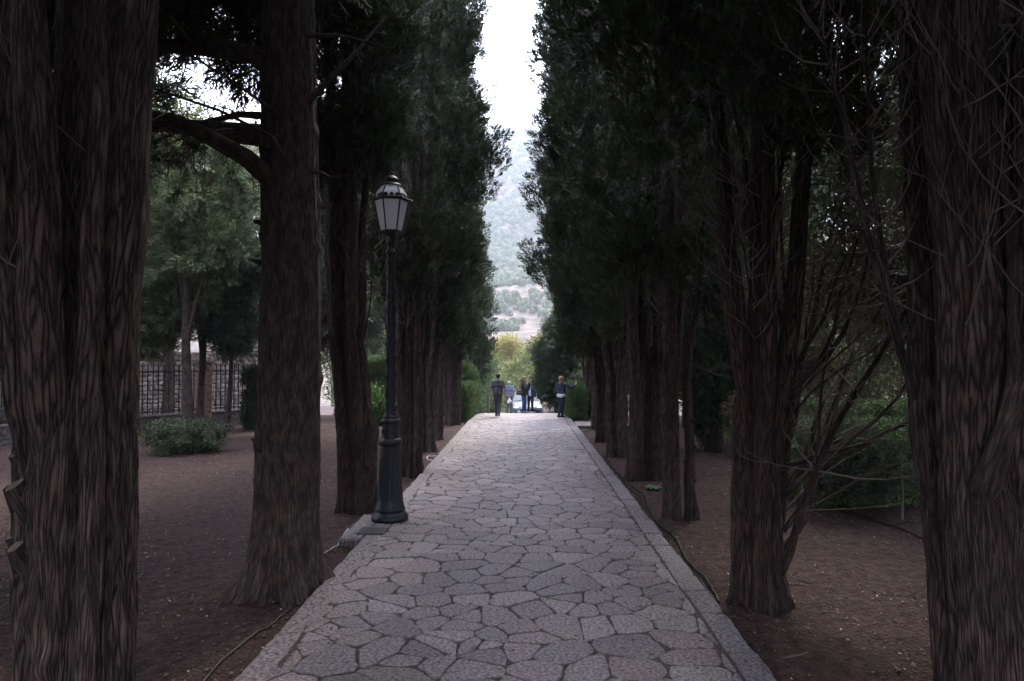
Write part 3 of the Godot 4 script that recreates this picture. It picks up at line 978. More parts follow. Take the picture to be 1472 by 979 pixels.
# ---------------------------------------------------------------- the straight trunk with level limbs
func cedar() -> void:
	var r := RandomNumberGenerator.new()
	r.seed = 301
	var t := thing("cedar_tree", "straight grey brown trunk with knots, root flare and level limbs", "tree", Vector3(-2.52, gh(-2.52, -7.3), -7.3))
	var bumps := []
	for k in 34: bumps.append([r.randf() * TAU, r.randf_range(0.5, 6.8), r.randf_range(0.11, 0.2), r.randf_range(0.012, 0.04)])
	obj("trunk", trunk_mesh([{"o": Vector2.ZERO, "r": 0.315, "g": 0.0, "t": 0.026}, {"o": Vector2(0.05, 0.03), "r": 0.29, "g": 0.0, "t": 0.03}], 9.5, Vector2(0.004, 0), 120, 0.05, 6.3, 0.032, 0.21, bumps), M.bark_grey, t)
	# small dead stubs and scars on the knots
	for k in 12:
		var a := r.randf_range(0.3, 2.9)
		var h := r.randf_range(0.9, 5.2)
		var d := Vector3(cos(a), 0.1, sin(a))
		obj("branch_stub", tube([Vector3(0, h, 0) + d * 0.22, Vector3(0, h, 0) + d * 0.31, Vector3(0, h + 0.01, 0) + d * r.randf_range(0.325, 0.36)], [0.035, 0.026, 0.015], 8, 0.3), M.bark_grey, t)
	var limbs := [
		[[Vector3(-0.1, 4.25, 0.12), Vector3(-0.32, 4.45, 0.3), Vector3(-0.8, 4.72, 0.35), Vector3(-1.1, 4.85, 0.3), Vector3(-1.7, 4.95, 0.1), Vector3(-2.6, 5.15, -0.2), Vector3(-3.6, 5.0, -0.3)], 0.105],
		[[Vector3(-0.15, 4.8, -0.1), Vector3(-0.7, 4.85, -0.15), Vector3(-1.4, 4.98, -0.3), Vector3(-2.3, 5.2, -0.8), Vector3(-3.4, 5.4, -1.5)], 0.125],
		[[Vector3(-0.1, 5.6, 0), Vector3(-0.7, 5.68, 0.05), Vector3(-1.5, 5.72, 0.1), Vector3(-2.6, 5.85, 0.3), Vector3(-3.6, 5.7, 0.5)], 0.10],
		[[Vector3(-0.1, 5.05, -0.2), Vector3(-0.8, 5.25, -0.7), Vector3(-1.6, 5.35, -1.3), Vector3(-2.6, 5.3, -2.0)], 0.05],
		[[Vector3(0.1, 4.42, 0.28), Vector3(0.0, 4.62, 0.45), Vector3(-0.5, 4.86, 0.5), Vector3(-1.2, 5.1, 0.5), Vector3(-2.0, 5.2, 0.3)], 0.022],
		[[Vector3(0.0, 4.9, 0.28), Vector3(-0.35, 5.15, 0.4), Vector3(-0.9, 5.5, 0.4), Vector3(-1.6, 5.75, 0.3)], 0.02],
		[[Vector3(0.15, 5.0, 0.1), Vector3(0.5, 5.35, 0.1), Vector3(0.75, 5.75, -0.1), Vector3(1.0, 6.2, -0.3)], 0.04],
		[[Vector3(0.2, 5.8, 0.1), Vector3(0.6, 5.75, 0.2), Vector3(1.05, 5.68, 0.1)], 0.03],
		[[Vector3(0.28, 4.35, 0.1), Vector3(0.42, 4.33, 0.16), Vector3(0.52, 4.27, 0.2), Vector3(0.72, 4.28, 0.2)], 0.02],
		[[Vector3(-0.1, 6.6, 0.1), Vector3(-1.0, 6.9, 0.5), Vector3(-2.4, 7.0, 0.9), Vector3(-3.4, 6.9, 1.0)], 0.08],
		[[Vector3(-0.1, 7.2, -0.1), Vector3(-0.8, 7.6, -1.0), Vector3(-1.6, 7.8, -2.2)], 0.08],
		[[Vector3(0.1, 7.6, -0.1), Vector3(0.6, 8.0, -0.8), Vector3(0.9, 8.2, -1.8)], 0.07],
	]
	var tw := Acc.new()
	var xs := []
	var cs := []
	for l in limbs:
		var rs := []
		for k in l[0].size(): rs.append(l[1] * (1.0 - 0.7 * k / (l[0].size() - 1.0)))
		obj("limb", tube(l[0], rs, 14, 0.2), M.bark_grey, t)
		if l[1] < 0.035: continue
		var n: int = l[0].size()
		for k in int(26.0 * n / 5.0):
			var j := r.randi_range(1, n - 2)
			var p: Vector3 = l[0][j].lerp(l[0][j + 1], r.randf())
			if p.x > -0.7 and p.x < 1.2 and p.y < 7.0: continue
			var d := (Vector3(r.randf_range(-1, 0.4), r.randf_range(-0.9, 0.5), r.randf_range(-1, 1))).normalized()
			var len := r.randf_range(0.4, 1.3)
			add_twig(tw, r, p, d, len, r.randf_range(0.006, 0.013), -0.06)
			if p.x > -1.7 and p.y < 6.4: continue
			for q in 5:
				var pp := p + d * len * r.randf_range(0.3, 1.1) + rand_dir(r) * 0.22 + Vector3(0, -0.12, 0)
				var b := Basis(rand_dir(r), r.randf() * TAU).scaled(Vector3.ONE * r.randf_range(0.7, 1.3))
				xs.append(Transform3D(b, pp))
				cs.append(jitter(Color(0.04, 0.055, 0.035), r, 0.25))
	obj("twigs", finish(tw.v, tw.idx), M.twig, t, "stuff")
	multi("crown", M.needles, M.leaf, xs, cs, t, "stuff")
	var ux := []
	var uc := []
	for k in 560:
		var d := rand_dir(r)
		var u := pow(r.randf(), 0.4)
		var p := Vector3(-4.3 + d.x * 5.2 * u, 8.8 + d.y * 2.4 * u, -0.6 + d.z * 5.6 * u)
		p.y += -0.25 * absf(p.x + 1.0)
		if p.y < 7.3: continue
		ux.append(Transform3D(Basis(rand_dir(r), r.randf() * TAU).scaled(Vector3.ONE * r.randf_range(0.9, 1.4)), p))
		uc.append(jitter(Color(0.04, 0.055, 0.035), r, 0.25))
	multi("crown", M.big_soft, M.leaf, ux, uc, t, "stuff")

# a tree with a stem, a few limbs and clumps of leaves in several ellipsoids
func leafy_tree(called: String, label: String, at: Vector3, h: float, r0: float, blobs: Array, n: int, green: Color, mesh: Mesh, sd: int, size := 1.0, group := "", lean := Vector3.ZERO) -> Node3D:
	var r := RandomNumberGenerator.new()
	r.seed = sd
	var t := thing(called, label, "tree", at, 0.0, group)
	if size >= 0.85:
		n = int(n * 0.3)
		mesh = M.big_soft if mesh == M.soft else M.big_clump
		size *= 0.85
	var pts := []
	var rs := []
	for k in 9:
		var f := k / 8.0
		pts.append(Vector3(0.06 * sin(f * 5.0 + sd), h * f - 0.1, 0.06 * cos(f * 4.0 + sd)) + lean * f)
		rs.append(r0 * (1.15 - 0.85 * f) + (0.3 * r0 if k == 0 else 0.0))
	obj("trunk", tube(pts, rs, 16, 0.18), M.bark_grey, t)
	var xs := []
	var cs := []
	for b in blobs:
		var c: Vector3 = b[0]
		var e: Vector3 = b[1]
		for k in 3:
			var st: Vector3 = pts[r.randi_range(3, 7)]
			var en := c + Vector3(e.x * r.randf_range(-0.5, 0.5), e.y * r.randf_range(-0.2, 0.6), e.z * r.randf_range(-0.5, 0.5))
			obj("limb", tube([st, st.lerp(en, 0.4) + Vector3(0, 0.15, 0), st.lerp(en, 0.75) + rand_dir(r) * 0.12, en], [r0 * 0.4, r0 * 0.3, r0 * 0.2, r0 * 0.06], 8, 0.15), M.bark_grey, t)
		for k in n:
			var d := rand_dir(r)
			var u := pow(r.randf(), 0.4)
			var p := c + Vector3(d.x * e.x, d.y * e.y, d.z * e.z) * u * (1.0 + 0.35 * na.get_noise_3d(d.x * 2.0 + sd, d.y * 2.0, d.z * 2.0))
			if nb.get_noise_3d(p.x * 0.9 + sd, p.y * 0.9, p.z * 0.9) < -0.3: continue
			xs.append(Transform3D(Basis(rand_dir(r), r.randf() * TAU).scaled(Vector3.ONE * size * r.randf_range(0.7, 1.3)), p))
			cs.append(jitter(green, r, 0.3))
	multi("crown", mesh, M.leaf, xs, cs, t, "stuff")
	return t

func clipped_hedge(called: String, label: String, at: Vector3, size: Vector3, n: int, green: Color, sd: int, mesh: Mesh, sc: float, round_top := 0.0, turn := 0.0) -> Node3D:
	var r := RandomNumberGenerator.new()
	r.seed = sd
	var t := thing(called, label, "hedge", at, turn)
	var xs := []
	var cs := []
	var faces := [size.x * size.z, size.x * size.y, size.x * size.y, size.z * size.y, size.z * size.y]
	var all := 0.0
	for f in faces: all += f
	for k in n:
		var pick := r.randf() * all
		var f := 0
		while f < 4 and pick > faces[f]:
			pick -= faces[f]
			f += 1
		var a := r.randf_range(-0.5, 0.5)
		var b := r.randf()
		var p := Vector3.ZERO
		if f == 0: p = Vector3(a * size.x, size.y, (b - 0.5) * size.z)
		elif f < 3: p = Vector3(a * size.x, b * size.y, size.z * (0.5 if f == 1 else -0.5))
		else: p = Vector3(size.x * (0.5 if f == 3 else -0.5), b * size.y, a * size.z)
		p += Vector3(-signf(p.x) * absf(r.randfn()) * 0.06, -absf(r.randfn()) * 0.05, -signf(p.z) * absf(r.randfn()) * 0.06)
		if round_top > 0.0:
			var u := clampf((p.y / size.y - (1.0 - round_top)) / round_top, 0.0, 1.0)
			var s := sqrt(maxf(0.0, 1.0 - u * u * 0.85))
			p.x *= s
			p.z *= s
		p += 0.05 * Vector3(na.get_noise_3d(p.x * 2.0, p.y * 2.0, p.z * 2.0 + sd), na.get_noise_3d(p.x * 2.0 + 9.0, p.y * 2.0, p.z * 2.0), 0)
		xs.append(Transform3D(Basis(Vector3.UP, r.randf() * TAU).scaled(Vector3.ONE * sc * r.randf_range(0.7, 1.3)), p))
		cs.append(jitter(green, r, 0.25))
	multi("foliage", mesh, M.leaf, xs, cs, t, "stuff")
	# woody stems within
	for k in maxi(2, int(maxf(size.x, size.z) / 0.7)):
		var q := Vector3(r.randf_range(-0.3, 0.3) * size.x, 0, r.randf_range(-0.35, 0.35) * size.z)
		obj("stem", tube([q + Vector3(0, -0.1, 0), q + Vector3(0.03, size.y * 0.4, 0.02), q + Vector3(-0.02, size.y * 0.8, 0.03)], [0.035, 0.025, 0.012], 7, 0.2), M.bark, t)
	return t

func garden_left() -> void:
	var r := RandomNumberGenerator.new()
	r.seed = 401
	# iron railing on a low wall, with a rendered pillar
	var a := Vector3(-15.6, 0, -17.9)
	var b := Vector3(-9.2, 0, -27.4)
	var d := (b - a).normalized()
	var turn := atan2(-d.z, d.x)
	var total := a.distance_to(b)
	var gy := -0.1
	var lw := thing("low_wall", "low grey rendered wall carrying the iron railing", "wall", (a + b) * 0.5 + Vector3(0, gy, 0), turn)
	obj("base", box(Vector3(total, 0.56, 0.3), 0.02, Vector3(0, 0.2, 0)), M.low_wall, lw)
	obj("coping", box(Vector3(total + 0.02, 0.07, 0.36), 0.015, Vector3(0, 0.515, 0)), M.low_wall, lw)
	var pil_at := 7.75
	var pil := thing("gate_pillar", "square ochre rendered pillar between the two lengths of railing", "pillar", a + d * pil_at + Vector3(0, gy, 0), turn)
	obj("shaft", box(Vector3(0.42, 2.3, 0.42), 0.02, Vector3(0, 1.1, 0)), M.ochre, pil)
	obj("cap", box(Vector3(0.5, 0.09, 0.5), 0.015, Vector3(0, 2.295, 0)), M.low_wall, pil)
	for part in [[0.0, pil_at - 0.21, "long black iron railing with pointed bars before the rubble wall"], [pil_at + 0.21, total, "short black iron railing between the ochre pillar and the box topiary"]]:
		var l: float = part[1] - part[0]
		var f := thing("iron_railing", part[2], "railing", a + d * part[0] + Vector3(0, gy + 0.55, 0), turn)
		obj("rail", box(Vector3(l - 0.01, 0.045, 0.035), 0.004, Vector3(l * 0.5, 0.1, 0)), M.black, f)
		obj("rail", box(Vector3(l - 0.01, 0.045, 0.035), 0.004, Vector3(l * 0.5, 1.42, 0)), M.black, f)
		var s := Acc.new()
		add_tube(s, [Vector3(0, 0.01, 0), Vector3(0, 1.62, 0), Vector3(0, 1.7, 0)], [0.022, 0.022, 0.003], 6)
		var bar := finish(s.v, s.idx)
		var k := 0.09
		while k < l - 0.05:
			var o := obj("bar", bar, M.black, f)
			o.position.x = k
			k += 0.178
	# rubble wall behind
	var wa := Vector3(-21.0, 0, -22.0)
	var wb := Vector3(-12.2, 0, -35.0)
	var wd := (wb - wa).normalized()
	var wt := atan2(-wd.z, wd.x)
	var wl := wa.distance_to(wb)
	var w := thing("rubble_wall", "pale rubble stone wall rising to a broken pier behind the railing", "wall", wa + Vector3(0, -0.1, 0), wt)
	obj("core", box(Vector3(wl, 2.7, 0.4), 0.02, Vector3(wl * 0.5, 1.25, -0.1)), M.wall, w)
	obj("core", box(Vector3(1.7, 3.3, 0.4), 0.02, Vector3(wl - 1.0, 1.6, -0.1)), M.wall, w)
	var acc: Array[Acc] = []
	for k in 4: acc.append(Acc.new())
	var y := 0.0
	while y < 3.9:
		var hh := r.randf_range(0.16, 0.27)
		var x := 0.0
		while x < wl:
			var ll := r.randf_range(0.2, 0.48)
			var top := 2.75 + 0.12 * na.get_noise_1d(x * 1.3)
			if x > wl - 2.2: top = 2.75 + 1.15 * (1.0 - absf(x - (wl - 1.1)) / 1.25)
			if y + hh < top:
				var xf := Transform3D(Basis(Vector3(0, 0, 1), r.randf_range(-0.06, 0.06)) * Basis(Vector3.UP, r.randf_range(-0.08, 0.08)), Vector3(x + ll * 0.5, y + hh * 0.5 + r.randf_range(-0.02, 0.02), 0.1 + r.randf_range(0.0, 0.05)))
				add_box(acc[r.randi() % 4], Vector3(ll - 0.03, hh - 0.025, 0.22), minf(hh, ll) * 0.18, xf)
			x += ll
		y += hh
	for k in 4: obj("stones", finish(acc[k].v, acc[k].idx, PackedVector2Array(), PackedColorArray(), 0, false), M.rubble[k], w, "stuff")
	# clipped shrub on the bare earth
	var sh := thing("clipped_shrub", "low clipped leafy shrub on bare earth before the railing", "shrub", Vector3(-8.7, gh(-8.7, -17.9), -17.7))
	var xs := []
	var cs := []
	for k in 520:
		var p := rand_dir(r) * pow(r.randf(), 0.3)
		if nb.get_noise_3d(p.x * 2.4, p.y * 2.4, p.z * 2.4 + 3.0) < -0.35: continue
		p *= 1.0 + 0.45 * na.get_noise_3d(p.x * 2.2, p.y * 2.2 + 5.0, p.z * 2.2)
		p = Vector3(p.x * 1.02, 0.42 + p.y * 0.5, p.z * 0.8)
		p.y = clampf(p.y, 0.06, 0.72 + 0.12 * nb.get_noise_2d(p.x * 3.0, p.z * 3.0))
		xs.append(Transform3D(Basis(rand_dir(r), r.randf() * TAU).scaled(Vector3.ONE * r.randf_range(0.6, 1.0)), p))
		cs.append(jitter(Color(0.055, 0.08, 0.04), r, 0.6))
	multi("foliage", M.small_clump, M.leaf, xs, cs, sh, "stuff")
	for k in 9:
		var ang := TAU * k / 9.0
		obj("stem", tube([Vector3(cos(ang) * 0.2, -0.08, sin(ang) * 0.2), Vector3(cos(ang) * 0.45, 0.3, sin(ang) * 0.4), Vector3(cos(ang) * 0.7, 0.6, sin(ang) * 0.55)], [0.02, 0.015, 0.008], 6, 0.2), M.bark, sh)
	# the trees before and behind the railing
	var g1 := Color(0.085, 0.115, 0.055)
	leafy_tree("garden_tree", "slender dark straight tree rising out of the clipped shrub", Vector3(-9.85, gh(-9.85, -20.2), -20.2), 7.5, 0.15, [[Vector3(0.3, 6.0, 0), Vector3(1.7, 1.6, 1.6)], [Vector3(-0.6, 8.2, 0), Vector3(2.0, 1.8, 1.8)]], 170, g1, M.soft, 411, 1.0, "trees by the railing")
	leafy_tree("garden_tree", "small forked tree before the long railing with soft foliage", Vector3(-12.1, gh(-12.1, -21.6), -21.6), 4.2, 0.13, [[Vector3(0.2, 3.9, 0.3), Vector3(1.5, 1.3, 1.3)], [Vector3(-0.9, 5.2, 0), Vector3(1.5, 1.2, 1.4)]], 330, g1, M.soft, 412, 0.9, "trees by the railing")
	leafy_tree("garden_tree", "thin curved tree beside the ochre pillar", Vector3(-10.5, gh(-10.5, -22.6), -22.6), 6.0, 0.12, [[Vector3(0.2, 5.0, 0), Vector3(1.4, 1.5, 1.4)], [Vector3(0.0, 7.4, 0), Vector3(1.6, 1.5, 1.5)]], 170, Color(0.07, 0.10, 0.05), M.soft, 413, 1.0, "trees by the railing")
	leafy_tree("garden_tree", "young tree with drooping foliage between pillar and topiary", Vector3(-9.75, gh(-9.75, -22.9), -22.9), 4.5, 0.09, [[Vector3(0.1, 3.6, 0.2), Vector3(0.8, 1.1, 0.8)], [Vector3(0.2, 5.4, 0), Vector3(0.9, 1.2, 0.9)]], 260, Color(0.05, 0.085, 0.05), M.soft, 414, 0.85, "trees by the railing")
	leafy_tree("garden_tree", "broad yellow green tree beyond the rubble wall", Vector3(-15.5, -0.1, -30.0), 9.0, 0.25, [[Vector3(1.5, 6.2, 0), Vector3(2.8, 2.2, 2.5)], [Vector3(-2, 8.0, 0), Vector3(3.0, 2.4, 2.5)], [Vector3(2.2, 10.0, 0), Vector3(2.8, 2.2, 2.6)], [Vector3(-1, 12.0, 0), Vector3(3.2, 2.2, 2.6)]], 340, Color(0.12, 0.14, 0.05), M.clump[0], 415, 1.7, "trees beyond the railing")
	leafy_tree("garden_tree", "tall dark tree at the near end of the long railing", Vector3(-16.0, -0.1, -16.0), 8.5, 0.25, [[Vector3(0.5, 4.6, 0), Vector3(2.6, 2.4, 2.4)], [Vector3(-1, 7.6, 0), Vector3(3.0, 2.5, 2.5)], [Vector3(1.5, 9.6, 0.5), Vector3(2.6, 2.2, 2.4)]], 420, Color(0.05, 0.075, 0.04), M.soft, 416, 1.2, "trees beyond the railing")
	leafy_tree("garden_tree", "tall leafy tree closing the view over the far end of the long railing", Vector3(-19.0, -0.1, -25.0), 8.5, 0.25, [[Vector3(0, 4.2, 0), Vector3(2.4, 2.4, 2.0)], [Vector3(0.5, 7.2, 0), Vector3(2.8, 2.4, 2.2)], [Vector3(-0.5, 10.4, 0), Vector3(2.8, 2.4, 2.2)]], 380, Color(0.06, 0.085, 0.045), M.soft, 417, 1.2, "trees beyond the railing")
	leafy_tree("garden_tree", "dark tree standing behind the leaning cypress", Vector3(-7.0, -0.1, -23.0), 8.0, 0.16, [[Vector3(0.3, 5.0, 0), Vector3(1.3, 2.0, 1.4)], [Vector3(0, 8.6, 0), Vector3(1.5, 2.2, 1.5)]], 330, Color(0.045, 0.06, 0.035), M.soft, 418, 1.1, "trees by the railing")
	leafy_tree("garden_tree", "dense green tree behind the tall clipped hedge", Vector3(-8.6, -0.1, -33.5), 8.0, 0.18, [[Vector3(0.3, 5.2, 0), Vector3(2.2, 2.2, 1.5)], [Vector3(0, 9.0, 0), Vector3(2.0, 2.4, 1.5)], [Vector3(0.5, 12.5, 0), Vector3(1.8, 2.2, 1.5)]], 420, Color(0.06, 0.09, 0.045), M.soft, 419, 1.3, "trees by the railing")
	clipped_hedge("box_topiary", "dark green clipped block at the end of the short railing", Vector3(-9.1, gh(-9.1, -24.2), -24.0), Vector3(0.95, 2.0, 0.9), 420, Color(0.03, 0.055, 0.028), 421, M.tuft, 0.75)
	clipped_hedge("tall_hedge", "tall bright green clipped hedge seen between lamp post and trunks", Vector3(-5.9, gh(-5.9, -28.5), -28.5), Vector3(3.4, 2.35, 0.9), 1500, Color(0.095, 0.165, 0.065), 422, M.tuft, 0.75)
	var lb := thing("leafy_bush", "loose light green leafy bush before the tall clipped hedge", "bush", Vector3(-5.6, gh(-5.6, -25.6), -25.6))
	xs = []
	cs = []
	for k in 170:
		var p := rand_dir(r) * pow(r.randf(), 0.4)
		xs.append(Transform3D(Basis(rand_dir(r), r.randf() * TAU).scaled(Vector3.ONE * r.randf_range(0.8, 1.3)), Vector3(p.x * 0.8, 0.65 + p.y * 0.6, p.z * 0.6)))
		cs.append(jitter(Color(0.12, 0.19, 0.06), r, 0.35))
	multi("foliage", M.clump[1], M.leaf, xs, cs, lb, "stuff")

func garden_right() -> void:
	var r := RandomNumberGenerator.new()
	r.seed = 501
	clipped_hedge("garden_hedge", "broad low hedge with bright green top beyond the bare earth", Vector3(8.0, gh(8.0, -13.2), -13.2), Vector3(6.6, 1.08, 3.2), 3000, Color(0.09, 0.155, 0.055), 502, M.small_clump, 1.0)
	clipped_hedge("garden_hedge", "second low hedge farther back in the garden beds", Vector3(9.5, gh(9.5, -19.5), -19.5), Vector3(7.0, 1.1, 2.0), 1800, Color(0.09, 0.155, 0.055), 503, M.small_clump, 1.1)
	# feathery sapling leaning on its stake
	var s := thing("feathery_sapling", "feathery grey green sapling arching over the black hose", "shrub", Vector3(5.2, gh(5.2, -11.1), -11.1))
	var xs := []
	var cs := []
	for k in 190:
		var p := rand_dir(r) * pow(r.randf(), 0.45)
		var q := Vector3(0.05 + p.x * 0.72, 0.78 + p.y * 0.42 - 0.25 * p.x * absf(p.x), p.z * 0.55)
		xs.append(Transform3D(Basis(Vector3(0.3, 0, 1).normalized(), r.randf_range(-1.6, 0.4)) * Basis(Vector3.UP, r.randf() * TAU).scaled(Vector3.ONE * r.randf_range(0.55, 0.85)), q))
		cs.append(jitter(Color(0.085, 0.115, 0.085), r, 0.25))
	multi("foliage", M.soft, M.leaf, xs, cs, s, "stuff")
	obj("stem", tube([Vector3(-0.75, -0.1, 0), Vector3(-0.4, 0.35, 0.1), Vector3(0.1, 0.5, 0.1), Vector3(0.5, 0.34, 0.1)], [0.035, 0.03, 0.02, 0.008], 8, 0.2), M.bark, s)
	var st := obj("wooden_stake", tube([Vector3(5.62, gh(5.62, -10.5) - 0.15, -10.5), Vector3(5.63, 0.3, -10.5), Vector3(5.615, 0.95, -10.5)], [0.018, 0.016, 0.014], 7, 0.15), M.cut)
	tag(st, "thin pale wooden stake standing by the feathery sapling", "stake")
	cypress({"x": 5.0, "z": -18.2, "r": 0.2, "n": 3, "split": 1.6, "seg": 32, "step": 0.15, "seed": 511, "crown": [0.5, 13.0, 1.05, 0.0, 0.0], "clumps": 620, "twigs": 60, "green": Color(0.05, 0.085, 0.055), "hollow": 0.4, "label": "bushy cypress clothed to the ground behind the slim two stemmed one"})
	var va := thing("variegated_shrub", "thin speckled shrub with a dark rosette at its foot", "shrub", Vector3(5.35, gh(5.35, -17.1), -17.0))
	xs = []
	cs = []
	for k in 46:
		var p := rand_dir(r) * pow(r.randf(), 0.4)
		xs.append(Transform3D(Basis(rand_dir(r), r.randf() * TAU).scaled(Vector3.ONE * r.randf_range(0.6, 0.9)), Vector3(p.x * 0.4, 0.95 + p.y * 0.65, p.z * 0.35)))
		cs.append(jitter(Color(0.17, 0.15, 0.10), r, 0.5))
	multi("foliage", M.clump[0], M.leaf, xs, cs, va, "stuff")
	for k in 5: obj("stem", tube([Vector3(0.05 * k - 0.1, -0.1, 0), Vector3(0.1 * k - 0.2, 0.6, 0.05), Vector3(0.16 * k - 0.3, 1.3, 0.1)], [0.016, 0.012, 0.005], 6), M.bark, va)
	for k in 15:
		var a := TAU * k / 15.0 + r.randf() * 0.3
		blade("leaf", va, Vector3(-0.1, 0.02, 0.35), Vector3(cos(a), 0, sin(a)), r.randf_range(0.28, 0.45), 0.05, Color(0.03, 0.075, 0.045))
	var g := Color(0.05, 0.075, 0.035)
	for q in [
		["big dark tree closing the garden behind the fan of bare branches", 7.6, -9.4, [[Vector3(0, 5.2, 0), Vector3(2.4, 2.0, 2.4)], [Vector3(0.5, 8.0, 0), Vector3(2.8, 2.2, 2.6)], [Vector3(-1, 10.4, 0), Vector3(2.6, 2.0, 2.4)]], Color(0.035, 0.05, 0.03), 521],
		["unseen wide dark tree added to shade the bare earth beside the thick forked trunk", 6.6, -3.6, [[Vector3(0, 6.2, 0), Vector3(3.4, 1.8, 3.4)], [Vector3(-0.4, 8.6, 0), Vector3(3.4, 2.0, 3.4)]], Color(0.035, 0.05, 0.03), 531],  # the wide trees from here on stand out of view, added to shade the soil
		["unseen wide dark tree added as shade behind the row past the thick forked trunk", 7.0, 3.0, [[Vector3(0, 4.6, 0), Vector3(3.2, 2.4, 3.4)], [Vector3(0, 8.0, 0), Vector3(3.4, 2.4, 3.4)]], Color(0.035, 0.05, 0.03), 533],
		["unseen wide dark tree added as shade back from the trunk with sawn stubs", -7.4, 2.4, [[Vector3(0, 4.6, 0), Vector3(3.2, 2.4, 3.4)], [Vector3(0, 8.0, 0), Vector3(3.4, 2.4, 3.4)]], Color(0.035, 0.05, 0.03), 535],
		["unseen wide dark tree added to shade the earth beyond the trunk with sawn stubs", -8.6, -5.2, [[Vector3(0, 5.4, 0), Vector3(3.2, 2.0, 3.2)], [Vector3(0, 8.2, 0), Vector3(3.4, 2.0, 3.4)]], Color(0.035, 0.05, 0.03), 537],
		["unseen low branched tree added to block side light beyond the trunk with sawn stubs", -11.0, -6.5, [[Vector3(0, 2.4, 0), Vector3(2.2, 2.2, 3.0)], [Vector3(0, 5.4, 0), Vector3(2.4, 2.2, 3.0)]], Color(0.035, 0.05, 0.03), 539],  # low crowns outside the view, added to stop light from the horizon
		["unseen low branched tree added to block side light past the row on the lamp side", -10.5, 0.5, [[Vector3(0, 2.4, 0), Vector3(2.2, 2.2, 3.2)], [Vector3(0, 5.4, 0), Vector3(2.4, 2.2, 3.2)]], Color(0.035, 0.05, 0.03), 541],
		["unseen low branched tree added to block side light past the thick forked trunk", 9.6, -2.0, [[Vector3(0, 2.4, 0), Vector3(2.2, 2.2, 3.2)], [Vector3(0, 5.4, 0), Vector3(2.4, 2.2, 3.2)]], Color(0.035, 0.05, 0.03), 543],
		["spreading tree over the far low hedge", 10.5, -17.0, [[Vector3(0, 4.8, 0), Vector3(3.2, 2.0, 2.6)], [Vector3(-1, 7.8, 0), Vector3(3.4, 2.4, 2.6)], [Vector3(1, 10.5, 0), Vector3(3.0, 2.2, 2.6)]], g, 522],
		["yellow green tree glimpsed past the hedges", 9.0, -27.0, [[Vector3(0, 2.6, 0), Vector3(2.8, 1.8, 2.2)], [Vector3(0, 6.2, 0), Vector3(3.2, 2.4, 2.4)], [Vector3(0, 10.0, 0), Vector3(3.0, 2.4, 2.4)]], Color(0.10, 0.13, 0.04), 523],
		["tall tree behind the bushy cypress", 5.8, -24.5, [[Vector3(0, 4.4, 0), Vector3(1.9, 2.2, 1.9)], [Vector3(0, 8.4, 0), Vector3(2.1, 2.6, 2.0)], [Vector3(0, 12.4, 0), Vector3(1.8, 2.2, 1.9)]], g, 524],
		["dense tree at the edge of the garden past the second hedge", 15.0, -22.0, [[Vector3(0, 4.0, 0), Vector3(3.6, 2.8, 3.0)], [Vector3(0, 8.4, 0), Vector3(3.8, 3.0, 3.0)]], g, 525],
		["shady tree over the broad low hedge", 12.0, -9.5, [[Vector3(0, 4.6, 0), Vector3(3.0, 2.4, 2.6)], [Vector3(0, 8.4, 0), Vector3(3.2, 2.6, 2.8)]], Color(0.04, 0.06, 0.03), 526],
		["leafy tree at the garden end near the last trunks", 6.0, -34.0, [[Vector3(0, 3.2, 0), Vector3(2.4, 2.2, 2.0)], [Vector3(0, 7.4, 0), Vector3(2.4, 2.6, 2.0)]], g, 527],
	]:
		leafy_tree("garden_tree", q[0], Vector3(q[1], gh(q[1], q[2]), q[2]), 7.5, 0.22, q[3], 400, q[4], M.soft if q[5] % 2 else M.clump[1], q[5], 1.35 if q[5] % 2 else 1.6, "trees of the garden beside the path")

func blade(called: String, parent: Node, at: Vector3, out: Vector3, l: float, w: float, c: Color) -> void:
	var s := Acc.new()
	var side := out.cross(Vector3.UP).normalized()
	var n := 6
	for j in n + 1:
		var f := float(j) / n
		var p := at + out * l * f + Vector3.UP * (l * (0.75 * f - 0.7 * f * f))
		var ww := w * sin(PI * (0.12 + 0.88 * f)) * (1.0 - 0.15 * f)
		for i in 3:
			s.v.append(p + side * ww * (i - 1) + Vector3.UP * (0.012 if i != 1 else 0.0))
			s.col.append(c)
	s.idx.append_array(grid_index(3, n + 1))
	obj(called, finish(s.v, s.idx, PackedVector2Array(), s.col), M.leaf, parent)

